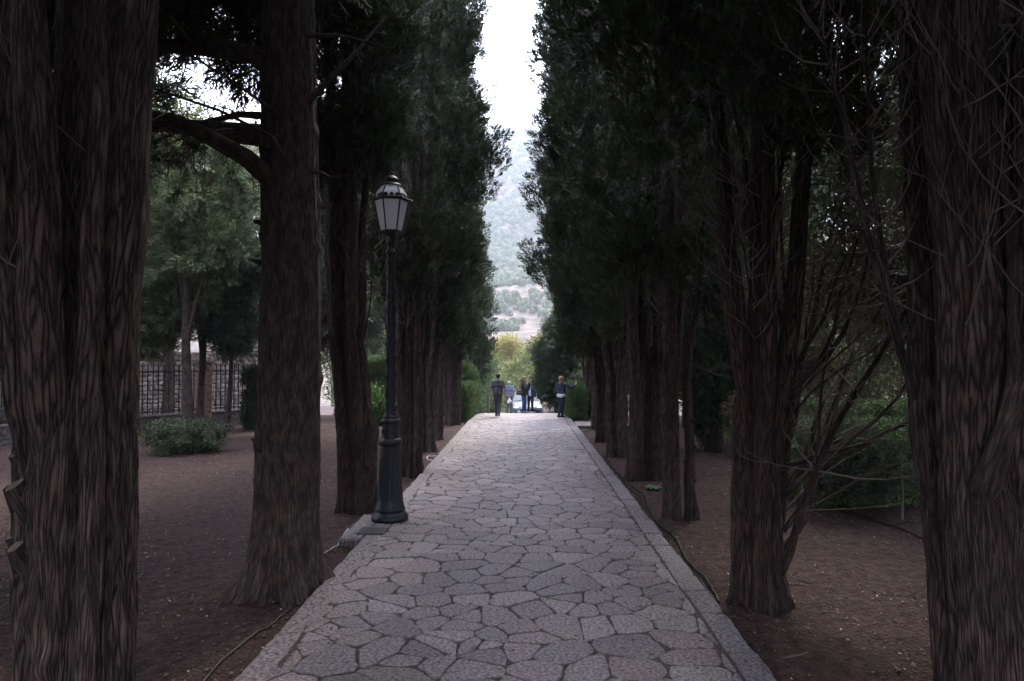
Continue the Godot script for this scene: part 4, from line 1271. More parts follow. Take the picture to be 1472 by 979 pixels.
func far_end() -> void:
	var r := RandomNumberGenerator.new()
	r.seed = 601
	var hedge_green := Color(0.095, 0.165, 0.065)  # even leaf green of the clipped hedges
	clipped_hedge("hedge_block", "low clipped hedge block along the path on the lamp side", Vector3(-2.42, prof(-29.0) - 0.12, -29.2), Vector3(0.6, 1.36, 5.4), 1100, hedge_green, 611, M.tuft, 0.62)
	clipped_hedge("hedge_block", "low clipped hedge block the woman in dark blue rests her arm on", Vector3(2.12, prof(-28.9) - 0.12, -29.4), Vector3(0.62, 1.36, 4.4), 900, hedge_green, 612, M.tuft, 0.62)
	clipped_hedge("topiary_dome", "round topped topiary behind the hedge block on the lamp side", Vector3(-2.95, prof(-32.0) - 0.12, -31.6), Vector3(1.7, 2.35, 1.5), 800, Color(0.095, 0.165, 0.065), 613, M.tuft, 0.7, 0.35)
	leafy_tree("end_conifer", "dense dark green conifer at the path end behind the woman in dark blue", Vector3(1.75, prof(-36.5) - 0.1, -36.5), 3.8, 0.12, [[Vector3(0, 1.6, 0), Vector3(1.25, 1.4, 1.1)], [Vector3(-0.1, 3.2, 0), Vector3(0.95, 1.2, 0.9)], [Vector3(0.5, 4.3, 0), Vector3(0.9, 0.9, 0.8)]], 260, Color(0.035, 0.062, 0.032), M.soft, 614, 0.9, "", Vector3(0.2, 0, 0))
	leafy_tree("roadside_tree", "light green bushy tree beyond the man in grey", Vector3(-2.7, prof(-43.0) - 0.1, -43.0), 3.2, 0.1, [[Vector3(0, 1.5, 0), Vector3(1.3, 1.4, 1.2)], [Vector3(-0.1, 3.0, 0), Vector3(1.2, 1.3, 1.1)]], 330, Color(0.13, 0.19, 0.09), M.clump[1], 615, 1.0, "trees beyond the path end")
	for q in [["yellowing tree across the road above the walkers", -2.4, -66.0, 9.0, Color(0.30, 0.26, 0.09), 616], ["golden autumn tree across the road beside the yellowing one", 1.8, -72.0, 9.0, Color(0.36, 0.27, 0.08), 617], ["pale green tree across the road behind the parked car", 0.2, -58.0, 6.6, Color(0.20, 0.23, 0.09), 618], ["olive green tree across the road past the end conifer", 5.0, -62.0, 8.5, Color(0.16, 0.19, 0.08), 619], ["olive green tree across the road past the last cypress", -6.5, -60.0, 9.0, Color(0.13, 0.18, 0.08), 620]]:
		var h: float = q[3]
		leafy_tree("roadside_tree", q[0], Vector3(q[1], prof(q[2]) - 0.1, q[2]), h * 0.75, 0.16, [[Vector3(-0.6, h * 0.42, 0), Vector3(2.0, h * 0.24, 1.8)], [Vector3(0.5, h * 0.7, 0), Vector3(1.9, h * 0.24, 1.7)]], 300, q[4], M.clump[0], q[5], 1.5, "trees beyond the path end")
	var belt := 0
	for q in [[-11.0, -47.0], [-17.0, -44.0], [-24.0, -40.0], [-31.0, -34.0], [-9.0, -56.0], [9.0, -45.0], [15.0, -40.0], [21.0, -34.0], [27.0, -28.0], [24.0, -16.0], [18.5, -37.0], [14.5, -29.0], [12.0, -36.0], [-24.0, -20.0], [-27.0, -10.0], [20.0, -6.0], [-20.0, -4.0]]:
		belt += 1
		leafy_tree("boundary_tree", "rounded dark green tree closing the garden edge in the distance", Vector3(q[0], prof(q[1]) - 0.1, q[1]), 5.0, 0.25, [[Vector3(0, 3.0, 0), Vector3(3.2, 2.8, 2.6)], [Vector3(0.8, 5.6, 0), Vector3(2.8, 2.2, 2.4)]], 170, Color(0.07, 0.10, 0.05).lerp(Color(0.12, 0.14, 0.06), r.randf()), M.clump[0], 660 + belt, 1.9, "trees along the garden boundary")
	for k in 16:
		var x := r.randf_range(-16.0, 16.0)
		var z := r.randf_range(-165.0, -95.0)
		leafy_tree("valley_tree", "small rounded tree down in the hazy valley", Vector3(x, prof(z) - 0.1, z), 6.0, 0.18, [[Vector3(0, 5.0, 0), Vector3(2.8, 2.4, 2.6)], [Vector3(0.6, 7.2, 0), Vector3(2.2, 2.0, 2.2)]], 90, Color(0.2, 0.2, 0.08).lerp(Color(0.1, 0.14, 0.06), r.randf()), M.clump[0], 640 + k, 2.8, "trees down in the valley")
	# the road across the end of the path
	var v := PackedVector3Array()
	for j in 9:
		for i in 41:
			var z := -38.5 - j * 1.9
			v.append(Vector3(-60 + i * 3.0, prof(z) - 0.05, z))
	var idx := grid_index(41, 9)
	for t in range(0, idx.size(), 3):
		var k := idx[t]
		idx[t] = idx[t + 1]
		idx[t + 1] = k
	var rd := obj("road", finish(v, idx), M.road)
	rd.set_meta("kind", "structure")
	# a paved patch leading off to the garden side
	var sl := obj("pavement", box(Vector3(1.9, 0.12, 1.6), 0.015, Vector3(PATH_R + 0.97, -0.055, -24.9)), M.concrete)
	sl.set_meta("kind", "structure")
	var po := obj("wooden_post", tube([Vector3(-1.66, prof(-32.6) - 0.2, -32.6), Vector3(-1.66, 0.2, -32.6), Vector3(-1.65, 0.62, -32.6)], [0.055, 0.05, 0.05], 10, 0.15), M.cut)
	tag(po, "short weathered wooden post at the end of the lamp side hedge", "post")
	var pts := []
	var rs := []
	for k in 13:
		var f := k / 12.0
		pts.append(Vector3(lerpf(-3.2, 2.2, f), lerpf(4.2, 1.75, f) - 0.35 * sin(PI * f), -50.0))
		rs.append(0.012)
	var wi := obj("overhead_wire", tube(pts, rs, 5), M.black)
	tag(wi, "thin dark wire sloping across the gap above the walkers", "wire")

# ---------------------------------------------------------------- the lamp
func street_lamp() -> void:
	var t := thing("street_lamp", "tall dark iron lamp post with six sided lantern on the path edge", "street lamp", Vector3(-1.92, 0.006, -10.0), 0.2)
	t.scale = Vector3(0.92, 1.0, 0.92)
	obj("foot", lathe([[0.0, -0.01], [0.285, -0.01], [0.285, 0.035], [0.278, 0.06], [0.262, 0.085], [0.25, 0.105], [0.222, 0.118], [0.218, 0.135], [0.236, 0.145], [0.238, 0.158], [0.222, 0.19], [0.208, 0.235], [0.2, 0.275]], 48), M.iron, t)
	obj("pedestal", lathe([[0.205, 0.27], [0.2, 0.29], [0.183, 0.6], [0.166, 1.0], [0.164, 1.05], [0.15, 1.06]], 64, 8), M.iron, t)
	for k in 4:
		var a := TAU * k / 4.0 + PI / 8.0
		var p := obj("panel", box(Vector3(0.088, 0.52, 0.012), 0.004), M.iron, t)
		p.transform = Transform3D(Basis(Vector3.UP, a) * Basis(Vector3.RIGHT, -0.045), Vector3(sin(a) * 0.178, 0.62, cos(a) * 0.178))
	obj("collar", lathe([[0.14, 1.05], [0.165, 1.055], [0.182, 1.08], [0.188, 1.105], [0.182, 1.13], [0.165, 1.15], [0.14, 1.158], [0.128, 1.17], [0.128, 1.36], [0.136, 1.375], [0.155, 1.39], [0.158, 1.41], [0.146, 1.428], [0.118, 1.44], [0.124, 1.455], [0.122, 1.475], [0.098, 1.49], [0.09, 1.52]], 40), M.iron, t)
	for k in 4:
		var a := TAU * k / 4.0 + 0.35
		var md := obj("medallion", lathe([[0.0, 0.014], [0.016, 0.013], [0.024, 0.006], [0.036, 0.01], [0.04, 0.0]], 14), M.iron, t)
		md.transform = Transform3D(Basis(Vector3.UP, a) * Basis(Vector3.RIGHT, PI / 2), Vector3(sin(a) * 0.126, 1.265, cos(a) * 0.126))
	obj("shaft", lathe([[0.088, 1.5], [0.084, 1.6], [0.076, 2.6], [0.066, 3.75], [0.066, 3.8], [0.08, 3.81], [0.086, 3.835], [0.08, 3.86], [0.062, 3.87], [0.058, 3.95], [0.075, 3.96], [0.078, 3.98], [0.055, 3.99]], 32), M.iron, t)
	for k in 2:
		var pts := []
		var rs := []
		for j in 121:
			var f := j / 120.0
			var a := f * TAU * 4.5 + PI * k
			var rad := lerpf(0.086, 0.067, f) + 0.002
			pts.append(Vector3(cos(a) * rad, lerpf(1.55, 3.72, f), sin(a) * rad))
			rs.append(0.0085 + 0.003 * sin(j * 1.3))
		obj("spiral_relief", tube(pts, rs, 6), M.iron, t)
	var lf := Acc.new()
	var r := RandomNumberGenerator.new()
	r.seed = 9
	for k in 44:
		var f := k / 44.0
		var a := f * TAU * 4.5 + (PI if k % 2 else 0.0)
		var rad := lerpf(0.088, 0.068, f)
		var o := Vector3(cos(a), 0, sin(a))
		var p := o * rad + Vector3(0, lerpf(1.6, 3.7, f), 0)
		var up := (Vector3.UP + o.cross(Vector3.UP) * r.randf_range(-0.9, 0.9)).normalized()
		add_tube(lf, [p - up * 0.03, p + o * 0.012, p + up * 0.035], [0.004, 0.016, 0.003], 6)
	obj("leaf_relief", finish(lf.v, lf.idx), M.iron, t)
	# lantern
	var h0 := 4.15
	var h1 := 4.585
	var r0 := 0.165
	var r1 := 0.262
	obj("lantern_seat", lathe([[0.05, 3.98], [0.075, 4.02], [0.06, 4.06], [0.1, 4.1], [0.165, 4.125], [0.175, 4.14], [0.165, 4.152], [0.0, 4.153]], 36, 6), M.iron, t)
	for k in 6:
		var a := TAU * k / 6.0
		var b := TAU * (k + 1) / 6.0
		var p0 := Vector3(cos(a) * r0, h0, sin(a) * r0)
		var p1 := Vector3(cos(a) * r1, h1, sin(a) * r1)
		obj("corner_bar", tube([p0, p1], [0.012, 0.013], 6), M.iron, t)
		var q0 := Vector3(cos(b) * r0, h0, sin(b) * r0)
		var q1 := Vector3(cos(b) * r1, h1, sin(b) * r1)
		obj("rim_bar", tube([p1, q1], [0.014, 0.014], 6), M.iron, t)
		obj("pane", slab([p0, p1, q1, q0], 0.004, 0.97), M.milk_glass, t)
		# roof: sloping panes between ribs, horns at the corners
		var u0 := Vector3(cos(a) * 0.262, 4.625, sin(a) * 0.262)
		var u1 := Vector3(cos(a) * 0.235, 4.70, sin(a) * 0.235)
		var u2 := Vector3(cos(a) * 0.155, 4.80, sin(a) * 0.155)
		obj("roof_rib", tube([u0, u1, u2], [0.012, 0.012, 0.012], 6), M.iron, t)
		var w0 := Vector3(cos(b) * 0.262, 4.625, sin(b) * 0.262)
		var w1 := Vector3(cos(b) * 0.235, 4.70, sin(b) * 0.235)
		var w2 := Vector3(cos(b) * 0.155, 4.80, sin(b) * 0.155)
		obj("roof_pane", slab([u0, u1, w1, w0], 0.004, 0.97), M.milk_glass, t)
		obj("roof_pane", slab([u1, u2, w2, w1], 0.004, 0.97), M.milk_glass, t)
		obj("horn", tube([Vector3(cos(a) * 0.27, 4.61, sin(a) * 0.27), Vector3(cos(a) * 0.315, 4.60, sin(a) * 0.315), Vector3(cos(a) * 0.345, 4.575, sin(a) * 0.345), Vector3(cos(a) * 0.35, 4.55, sin(a) * 0.35)], [0.016, 0.013, 0.009, 0.004], 7), M.iron, t)
		# scalloped crest over each side
		for i in 3:
			var f := (i + 0.5) / 3.0
			var c := u0.lerp(w0, f)
			var s := obj("crest", lathe([[0.0, 0.01], [0.03, 0.008], [0.036, 0.0], [0.03, -0.008], [0.0, -0.01]], 14), M.iron, t)
			var n := Vector3(c.x, 0, c.z).normalized()
			s.transform = Transform3D(Basis(n.cross(Vector3.UP), n, -Vector3.UP), c * Vector3(1.02, 1, 1.02) + Vector3(0, 0.01, 0))
	obj("eaves", lathe([[0.2, 4.59], [0.285, 4.588], [0.297, 4.6], [0.292, 4.615], [0.25, 4.628]], 48, 6), M.iron, t)
	obj("roof_cap", lathe([[0.168, 4.79], [0.172, 4.805], [0.15, 4.825], [0.105, 4.84], [0.098, 4.87], [0.115, 4.885], [0.112, 4.90], [0.085, 4.93], [0.05, 4.95], [0.0, 4.955]], 36), M.iron, t)
	obj("finial", lathe([[0.02, 4.945], [0.014, 4.965], [0.024, 4.98], [0.018, 5.0], [0.004, 5.03], [0.0, 5.035]], 14), M.iron, t)

# a thin sheet over four corners
func slab(c: Array, th: float, k: float) -> ArrayMesh:
	var mid: Vector3 = (c[0] + c[1] + c[2] + c[3]) / 4.0
	var n: Vector3 = (c[2] - c[0]).cross(c[1] - c[0]).normalized() * th * 0.5
	var v := PackedVector3Array()
	for sg in [1.0, -1.0]:
		for p in c: v.append(mid + (p - mid) * k + n * sg)
	return finish(v, PackedInt32Array([0, 1, 2, 0, 2, 3, 4, 6, 5, 4, 7, 6, 0, 4, 1, 1, 4, 5, 1, 5, 2, 2, 5, 6, 2, 6, 3, 3, 6, 7, 3, 7, 0, 0, 7, 4]), PackedVector2Array(), PackedColorArray(), 0, false)

# ---------------------------------------------------------------- small things
func ground_line(pts: Array, lift: float, n: int) -> Array:
	var c := Curve3D.new()
	for i in pts.size():
		var a: Array = pts[i]
		var tn := Vector3.ZERO
		if i > 0 and i < pts.size() - 1: tn = Vector3(pts[i + 1][0] - pts[i - 1][0], 0, pts[i + 1][1] - pts[i - 1][1]) / 6.0
		c.add_point(Vector3(a[0], 0, a[1]), -tn, tn)
	var out := []
	for k in n + 1:
		var p := c.sample_baked(c.get_baked_length() * k / n)
		p.y = gh(p.x, p.z) + lift
		out.append(p)
	return out

func even(n: int, r: float) -> Array:
	var a := []
	for k in n: a.append(r)
	return a

func small_things() -> void:
	var r := RandomNumberGenerator.new()
	r.seed = 701
	# plinth beside the lamp and its iron cover
	var pl := thing("lamp_plinth", "rough concrete plinth jutting from the path at the lamp foot", "plinth", Vector3(-2.23, 0, -9.63))
	obj("slab", box(Vector3(0.29, 0.34, 1.36), 0.015, Vector3(0, -0.169, 0)), M.concrete, pl)
	var cov := obj("access_cover", box(Vector3(0.36, 0.012, 0.33), 0.004, Vector3(-2.02, 0.012, -9.3)), M.plate)
	tag(cov, "flat dark metal access cover set in concrete before the lamp", "cover")
	# cables and hoses
	var c1 := ground_line([[-2.38, -8.9], [-2.44, -8.6], [-2.40, -8.2], [-2.36, -7.7], [-2.30, -7.3]], 0.02, 30)
	c1.push_front(Vector3(-2.385, -0.05, -9.1))
	c1.push_front(Vector3(-2.37, 0.012, -9.4))
	tag(obj("grey_cable", tube(c1, even(c1.size(), 0.012), 8), M.grey_tube), "light grey cable running out of the lamp plinth", "cable")
	var c2 := ground_line([[-2.3, -7.3], [-2.24, -6.7], [-2.29, -6.2], [-2.38, -5.6], [-2.36, -5.0], [-2.3, -4.2]], 0.012, 40)
	tag(obj("black_cable", tube(c2, even(c2.size(), 0.009), 8), M.tube), "black cable lying in the earth along the lamp side kerb", "cable")
	var c3 := ground_line([[2.28, -18.4], [2.05, -17.0], [1.98, -15.0], [2.02, -13.4], [2.10, -12.2], [2.00, -11.2], [1.96, -10.3], [2.02, -9.4], [1.95, -8.4], [1.97, -7.6], [1.93, -7.0]], 0.03, 90)
	tag(obj("drip_hose", tube(c3, even(c3.size(), 0.013), 8), M.tube), "thick black hose winding along the kerb past the green weed", "hose")
	var c4 := ground_line([[2.1, -18.0], [1.93, -16.2], [2.03, -14.4], [1.96, -13.0], [2.02, -12.0], [1.90, -11.0], [1.91, -9.6], [1.90, -8.0], [1.91, -6.6], [1.885, -5.6], [1.88, -4.2]], 0.022, 110)
	tag(obj("drip_hose", tube(c4, even(c4.size(), 0.008), 8), M.tube), "thin black hose pressed against the foot of the edging stones", "hose")
	var c5 := ground_line([[4.5, -12.6], [5.0, -12.0], [5.15, -11.3], [5.2, -10.4], [5.3, -9.6], [5.42, -8.6], [5.8, -7.0]], 0.018, 60)
	tag(obj("garden_hose", tube(c5, even(c5.size(), 0.016), 8), M.tube), "black hose crossing bare earth below the feathery sapling", "hose")
	var c6 := ground_line([[-2.18, -17.3], [-2.35, -17.1], [-2.3, -16.6], [-2.16, -16.4]], 0.03, 20)
	tag(obj("grey_cable", tube(c6, even(c6.size(), 0.013), 8), M.grey_tube), "short looped grey cable by the kerb at the split cypress", "cable")
	# weed
	var w := thing("green_weed", "small bright green weed with broad leaves on the earth by the hoses", "plant", Vector3(2.36, gh(2.36, -12.9), -12.9))
	for k in 11:
		var a := TAU * k / 11.0 + r.randf() * 0.4
		blade("leaf", w, Vector3(0, 0.03, 0), Vector3(cos(a), 0, sin(a)), r.randf_range(0.13, 0.24), 0.05, Color(0.10, 0.19, 0.07))
	# fallen leaves, twigs and small stones
	var lf := Acc.new()
	for i in 4:
		for j in 3:
			var u := i / 3.0
			lf.v.append(Vector3((j - 1) * 0.5 * sin(PI * (0.1 + 0.8 * u)), 0.16 * absf(j - 1.0) + 0.14 * sin(u * 3.0), u - 0.5))
			lf.col.append(Color.WHITE)
	lf.idx = grid_index(3, 4)
	var leaf := finish(lf.v, lf.idx, PackedVector2Array(), lf.col)
	var xs := []
	var cs := []
	for k in 42000:
		var z := -3.6 - 24.0 * pow(r.randf(), 1.5)
		var x := r.randf_range(-9.0, 8.5)
		if x > PATH_L - 0.03 and x < PATH_R + 0.03: continue
		if na.get_noise_2d(x * 0.6 + 30.0, z * 0.6) < r.randf_range(-0.5, 0.3): continue
		var s := r.randf_range(0.01, 0.04)
		xs.append(Transform3D(Basis(rand_dir(r), r.randf_range(-0.5, 0.5)) * Basis(Vector3.UP, r.randf() * TAU).scaled(Vector3(s * r.randf_range(0.4, 0.9), s, s)), Vector3(x, gh(x, z) + 0.006, z)))
		var c := Color(0.07, 0.045, 0.037).lerp(Color(0.24, 0.175, 0.14), pow(r.randf(), 1.7))
		if r.randf() < 0.035: c = Color(0.42, 0.38, 0.36)
		cs.append(c)
	tag(multi("leaf_litter", leaf, M.leaf, xs, cs, self, "stuff"), "dry fallen leaves scattered over the reddish earth", "leaf litter")
	var sg := Acc.new()
	add_tube(sg, [Vector3(-0.5, 0, 0), Vector3(-0.15, 0.05, 0.03), Vector3(0.2, 0.02, -0.03), Vector3(0.5, 0.03, 0.03)], [0.025, 0.03, 0.024, 0.012], 5)
	var stick := finish(sg.v, sg.idx, PackedVector2Array(), sg.col)
	xs = []
	cs = []
	for k in 5200:
		var z := -3.6 - 20.0 * pow(r.randf(), 1.4)
		var x := r.randf_range(-7.0, 7.5)
		if x > PATH_L - 0.05 and x < PATH_R + 0.05: continue
		var s := r.randf_range(0.025, 0.09) if r.randf() < 0.97 else r.randf_range(0.12, 0.3)
		xs.append(Transform3D(Basis(Vector3.UP, r.randf() * TAU) * Basis(Vector3.RIGHT, r.randf() * TAU).scaled(Vector3(s, s * 0.8, s * 0.8)), Vector3(x, gh(x, z) + 0.006, z)))
		cs.append(Color(0.06, 0.045, 0.04).lerp(Color(0.17, 0.13, 0.105), pow(r.randf(), 2.0)))
	tag(multi("fallen_twigs", stick, M.leaf, xs, cs, self, "stuff"), "dry needles and broken twigs lying on the earth", "twigs")
	var pb := Acc.new()
	for j in 5:
		for i in 9:
			var th := TAU * (i % 8) / 8.0
			var ph := PI * j / 4.0
			var rr := 1.0 + 0.35 * na.get_noise_3d(cos(th) * sin(ph) * 2.0, cos(ph) * 2.0, sin(th) * sin(ph) * 2.0)
			pb.v.append(Vector3(cos(th) * sin(ph), -0.6 * cos(ph), sin(th) * sin(ph)) * rr)
			pb.col.append(Color.WHITE)
	pb.idx = grid_index(9, 5)
	var peb := finish(pb.v, pb.idx, PackedVector2Array(), pb.col, 9)
	xs = []
	cs = []
	for k in 2600:
		var z := -3.6 - 20.0 * pow(r.randf(), 1.4)
		var x := r.randf_range(-8.0, 8.0)
		if x > PATH_L - 0.05 and x < PATH_R + 0.05: continue
		var s := r.randf_range(0.004, 0.014)
		xs.append(Transform3D(Basis(rand_dir(r), r.randf() * TAU).scaled(Vector3(s, s * 0.8, s)), Vector3(x, gh(x, z) + s * 0.2, z)))
		var c := Color(0.16, 0.12, 0.105)
		if r.randf() < 0.12: c = Color(0.5, 0.5, 0.49)
		cs.append(c)
	tag(multi("pebbles", peb, M.leaf, xs, cs, self, "stuff"), "small loose stones lying on the earth beside the path", "pebbles")
	xs = []
	cs = []
	for k in 900:
		var z := -4.2 - 16.0 * pow(r.randf(), 1.3)
		var x := PATH_L + 0.05 + 3.8 * pow(r.randf(), 1.6) if k % 3 else PATH_R - 0.05 - 0.9 * r.randf()
		var s := r.randf_range(0.004, 0.013)
		xs.append(Transform3D(Basis(Vector3.UP, r.randf() * TAU).scaled(Vector3(s * r.randf_range(0.6, 2.0), s * 0.5, s)), Vector3(x, 0.006, z)))
		cs.append(Color(0.05, 0.04, 0.035).lerp(Color(0.16, 0.12, 0.1), r.randf()))
	tag(multi("path_litter", peb, M.leaf, xs, cs, self, "stuff"), "dark crumbs of bark and cone scattered on the flagstones", "litter")

# ---------------------------------------------------------------- the parked car
func car() -> void:
	var z := -40.2
	var t := thing("parked_car", "silver hatchback parked nose to the path below the crest", "car", Vector3(0.1, prof(z) - 0.045, z), 0.06)
	var paint := mat(lin(0.10, 0.11, 0.125), 0.35)
	paint.metallic = 0.2
	paint.metallic_specular = 0.35
	var dark := mat(lin(0.02, 0.021, 0.023), 0.55)
	var glass := mat(lin(0.06, 0.075, 0.085), 0.06)
	var lens := mat(lin(0.7, 0.72, 0.75), 0.1)
	# half sections from nose to tail: z, sill half width, belt half width, belt height, top half width, top height, bottom height
	var secs := [[2.02, 0.55, 0.56, 0.52, 0.5, 0.56, 0.3], [1.97, 0.72, 0.74, 0.6, 0.66, 0.68, 0.22], [1.8, 0.82, 0.83, 0.66, 0.7, 0.78, 0.2], [1.35, 0.85, 0.86, 0.74, 0.74, 0.88, 0.2], [0.85, 0.86, 0.87, 0.82, 0.78, 0.98, 0.2], [0.15, 0.86, 0.87, 0.88, 0.62, 1.4, 0.2], [-0.3, 0.86, 0.87, 0.9, 0.6, 1.47, 0.2], [-1.1, 0.86, 0.87, 0.92, 0.59, 1.45, 0.2], [-1.6, 0.84, 0.85, 0.94, 0.56, 1.36, 0.22], [-1.88, 0.8, 0.81, 0.9, 0.6, 1.0, 0.26], [-1.95, 0.7, 0.72, 0.8, 0.55, 0.84, 0.32]]
	var v := PackedVector3Array()
	for s in secs:
		var half := [Vector2(0, s[6]), Vector2(s[1] * 0.9, s[6]), Vector2(s[1], s[6] + 0.1), Vector2(s[2] + 0.01, lerpf(s[6], s[3], 0.6)), Vector2(s[2], s[3]), Vector2(lerpf(s[2], s[4], 0.5), lerpf(s[3], s[5], 0.55)), Vector2(s[4], s[5] - 0.03), Vector2(s[4] * 0.85, s[5]), Vector2(0, s[5] + 0.02)]
		for p in half: v.append(Vector3(p.x, p.y, s[0]))
		for i in range(half.size() - 2, -1, -1): v.append(Vector3(-half[i].x, half[i].y, s[0]))
	var body := obj("body", finish(v, grid_index(17, secs.size()), PackedVector2Array(), PackedColorArray(), 17), paint, t)
	obj("windscreen", slab([Vector3(-0.72, 1.0, 0.84), Vector3(-0.58, 1.385, 0.205), Vector3(0.58, 1.385, 0.205), Vector3(0.72, 1.0, 0.84)], 0.03, 1.0), glass, t)
	for sg in [-1.0, 1.0]:
		obj("side_window", slab([Vector3(sg * 0.855, 0.95, 0.55), Vector3(sg * 0.69, 1.33, 0.1), Vector3(sg * 0.67, 1.38, -0.4), Vector3(sg * 0.865, 0.96, -0.4)], 0.03, 0.97), glass, t)
		obj("side_window", slab([Vector3(sg * 0.865, 0.97, -0.48), Vector3(sg * 0.67, 1.38, -0.48), Vector3(sg * 0.67, 1.35, -1.3), Vector3(sg * 0.86, 0.98, -1.3)], 0.03, 0.97), glass, t)
		obj("headlight", tube([Vector3(sg * 0.52, 0.66, 1.9), Vector3(sg * 0.64, 0.68, 1.9), Vector3(sg * 0.75, 0.71, 1.8)], [0.065, 0.075, 0.055], 14), lens, t)
		obj("fog_lamp", tube([Vector3(sg * 0.6, 0.36, 1.95), Vector3(sg * 0.6, 0.36, 2.0)], [0.05, 0.05], 14), lens, t)
		var mi := obj("wing_mirror", tube([Vector3(sg * 0.84, 0.98, 0.6), Vector3(sg * 0.94, 1.02, 0.6), Vector3(sg * 1.02, 1.03, 0.58)], [0.03, 0.08, 0.05], 12), paint, t)
		for wz in [1.25, -1.25]:
			var w := obj("wheel", lathe([[0.0, -0.1], [0.2, -0.1], [0.29, -0.09], [0.31, -0.06], [0.31, 0.06], [0.29, 0.09], [0.2, 0.1], [0.0, 0.1]], 28), dark, t)
			w.transform = Transform3D(Basis(Vector3(0, 0, 1), PI / 2), Vector3(sg * 0.775, 0.31, wz))
			obj("rim", lathe([[0.19, 0.105], [0.185, 0.115], [0.08, 0.10], [0.05, 0.112], [0.0, 0.113]], 20), lens, w)
	obj("grille", box(Vector3(0.9, 0.13, 0.06), 0.01, Vector3(0, 0.56, 2.0)), dark, t)
	obj("bumper", box(Vector3(1.3, 0.17, 0.08), 0.03, Vector3(0, 0.37, 1.99)), dark, t)
	obj("number_plate", box(Vector3(0.5, 0.11, 0.02), 0.004, Vector3(0, 0.45, 2.05)), lens, t)
	obj("wiper", tube([Vector3(-0.5, 1.02, 0.84), Vector3(-0.1, 1.11, 0.72), Vector3(0.25, 1.13, 0.69)], [0.01, 0.008, 0.006], 5), dark, t)

# ---------------------------------------------------------------- people
# prims: [from, to, radius there, radius here]; joined with a smooth minimum and meshed as surface nets
func sdf_add(s: Acc, prims: Array, cell: float, k: float) -> void:
	var lo := Vector3.INF
	var hi := -Vector3.INF
	for p in prims:
		var m: float = maxf(p[2], p[3]) + cell * 3.0 + k
		for e in 2:
			lo = lo.min(p[e] - Vector3.ONE * m)
			hi = hi.max(p[e] + Vector3.ONE * m)
	var n := Vector3i(((hi - lo) / cell).ceil()) + Vector3i.ONE
	var f := PackedFloat32Array()
	f.resize(n.x * n.y * n.z)
	f.fill(1000.0)
	var sy := n.x
	var sz := n.x * n.y
	for p in prims:
		var a: Vector3 = p[0]
		var ab: Vector3 = p[1] - p[0]
		var l2 := maxf(ab.length_squared(), 1e-8)
		var ra: float = p[2]
		var rb: float = p[3]
		var m: float = maxf(ra, rb) + cell * 2.0 + k
		var i0 := Vector3i(((p[0].min(p[1]) - Vector3.ONE * m - lo) / cell).floor()).max(Vector3i.ZERO)
		var i1 := Vector3i(((p[0].max(p[1]) + Vector3.ONE * m - lo) / cell).ceil()).min(n - Vector3i.ONE)
		for z in range(i0.z, i1.z + 1):
			for y in range(i0.y, i1.y + 1):
				var at := z * sz + y * sy
				for x in range(i0.x, i1.x + 1):
					var q := lo + Vector3(x, y, z) * cell - a
					var h := clampf(q.dot(ab) / l2, 0.0, 1.0)
					var d := (q - ab * h).length() - lerpf(ra, rb, h)
					var o := f[at + x]
					var w := clampf(0.5 + 0.5 * (o - d) / k, 0.0, 1.0)
					f[at + x] = lerpf(o, d, w) - k * w * (1.0 - w) if o < 900.0 else d
	var id := PackedInt32Array()
	id.resize(f.size())
	id.fill(-1)
	var offs := [0, 1, sy, sy + 1, sz, sz + 1, sz + sy, sz + sy + 1]
	var edges := [[0, 1], [2, 3], [4, 5], [6, 7], [0, 2], [1, 3], [4, 6], [5, 7], [0, 4], [1, 5], [2, 6], [3, 7]]
	for z in n.z - 1:
		for y in n.y - 1:
			for x in n.x - 1:
				var c := z * sz + y * sy + x
				if f[c] > cell * 4.0: continue
				var inside := 0
				for o in offs:
					if f[c + o] < 0.0: inside += 1
				if inside == 0 or inside == 8: continue
				var sum := Vector3.ZERO
				var cnt := 0
				for e in edges:
					var f0 := f[c + offs[e[0]]]
					var f1 := f[c + offs[e[1]]]
					if (f0 < 0.0) != (f1 < 0.0):
						var t := f0 / (f0 - f1)
						var p0 := Vector3(e[0] & 1, (e[0] >> 1) & 1, e[0] >> 2)
						var p1 := Vector3(e[1] & 1, (e[1] >> 1) & 1, e[1] >> 2)
						sum += p0.lerp(p1, t)
						cnt += 1
				id[c] = s.v.size()
				s.v.append(lo + (Vector3(x, y, z) + sum / cnt) * cell)
	var st := [1, sy, sz]
	for z in range(1, n.z - 1):
		for y in range(1, n.y - 1):
			for x in range(1, n.x - 1):
				var c := z * sz + y * sy + x
				var in0 := f[c] < 0.0
				for ax in 3:
					if in0 == (f[c + st[ax]] < 0.0): continue
					var u: int = st[(ax + 1) % 3]
					var w: int = st[(ax + 2) % 3]
					var q00 := id[c - u - w]
					var q10 := id[c - w]
					var q11 := id[c]
					var q01 := id[c - u]
					if q00 < 0 or q10 < 0 or q11 < 0 or q01 < 0: continue
					if in0: s.idx.append_array([q00, q11, q10, q00, q01, q11])
					else: s.idx.append_array([q00, q10, q11, q00, q11, q01])

func sdf(prims: Array, cell: float, k := 0.03) -> ArrayMesh:
	var s := Acc.new()
	sdf_add(s, prims, cell, k)
	return finish(s.v, s.idx)

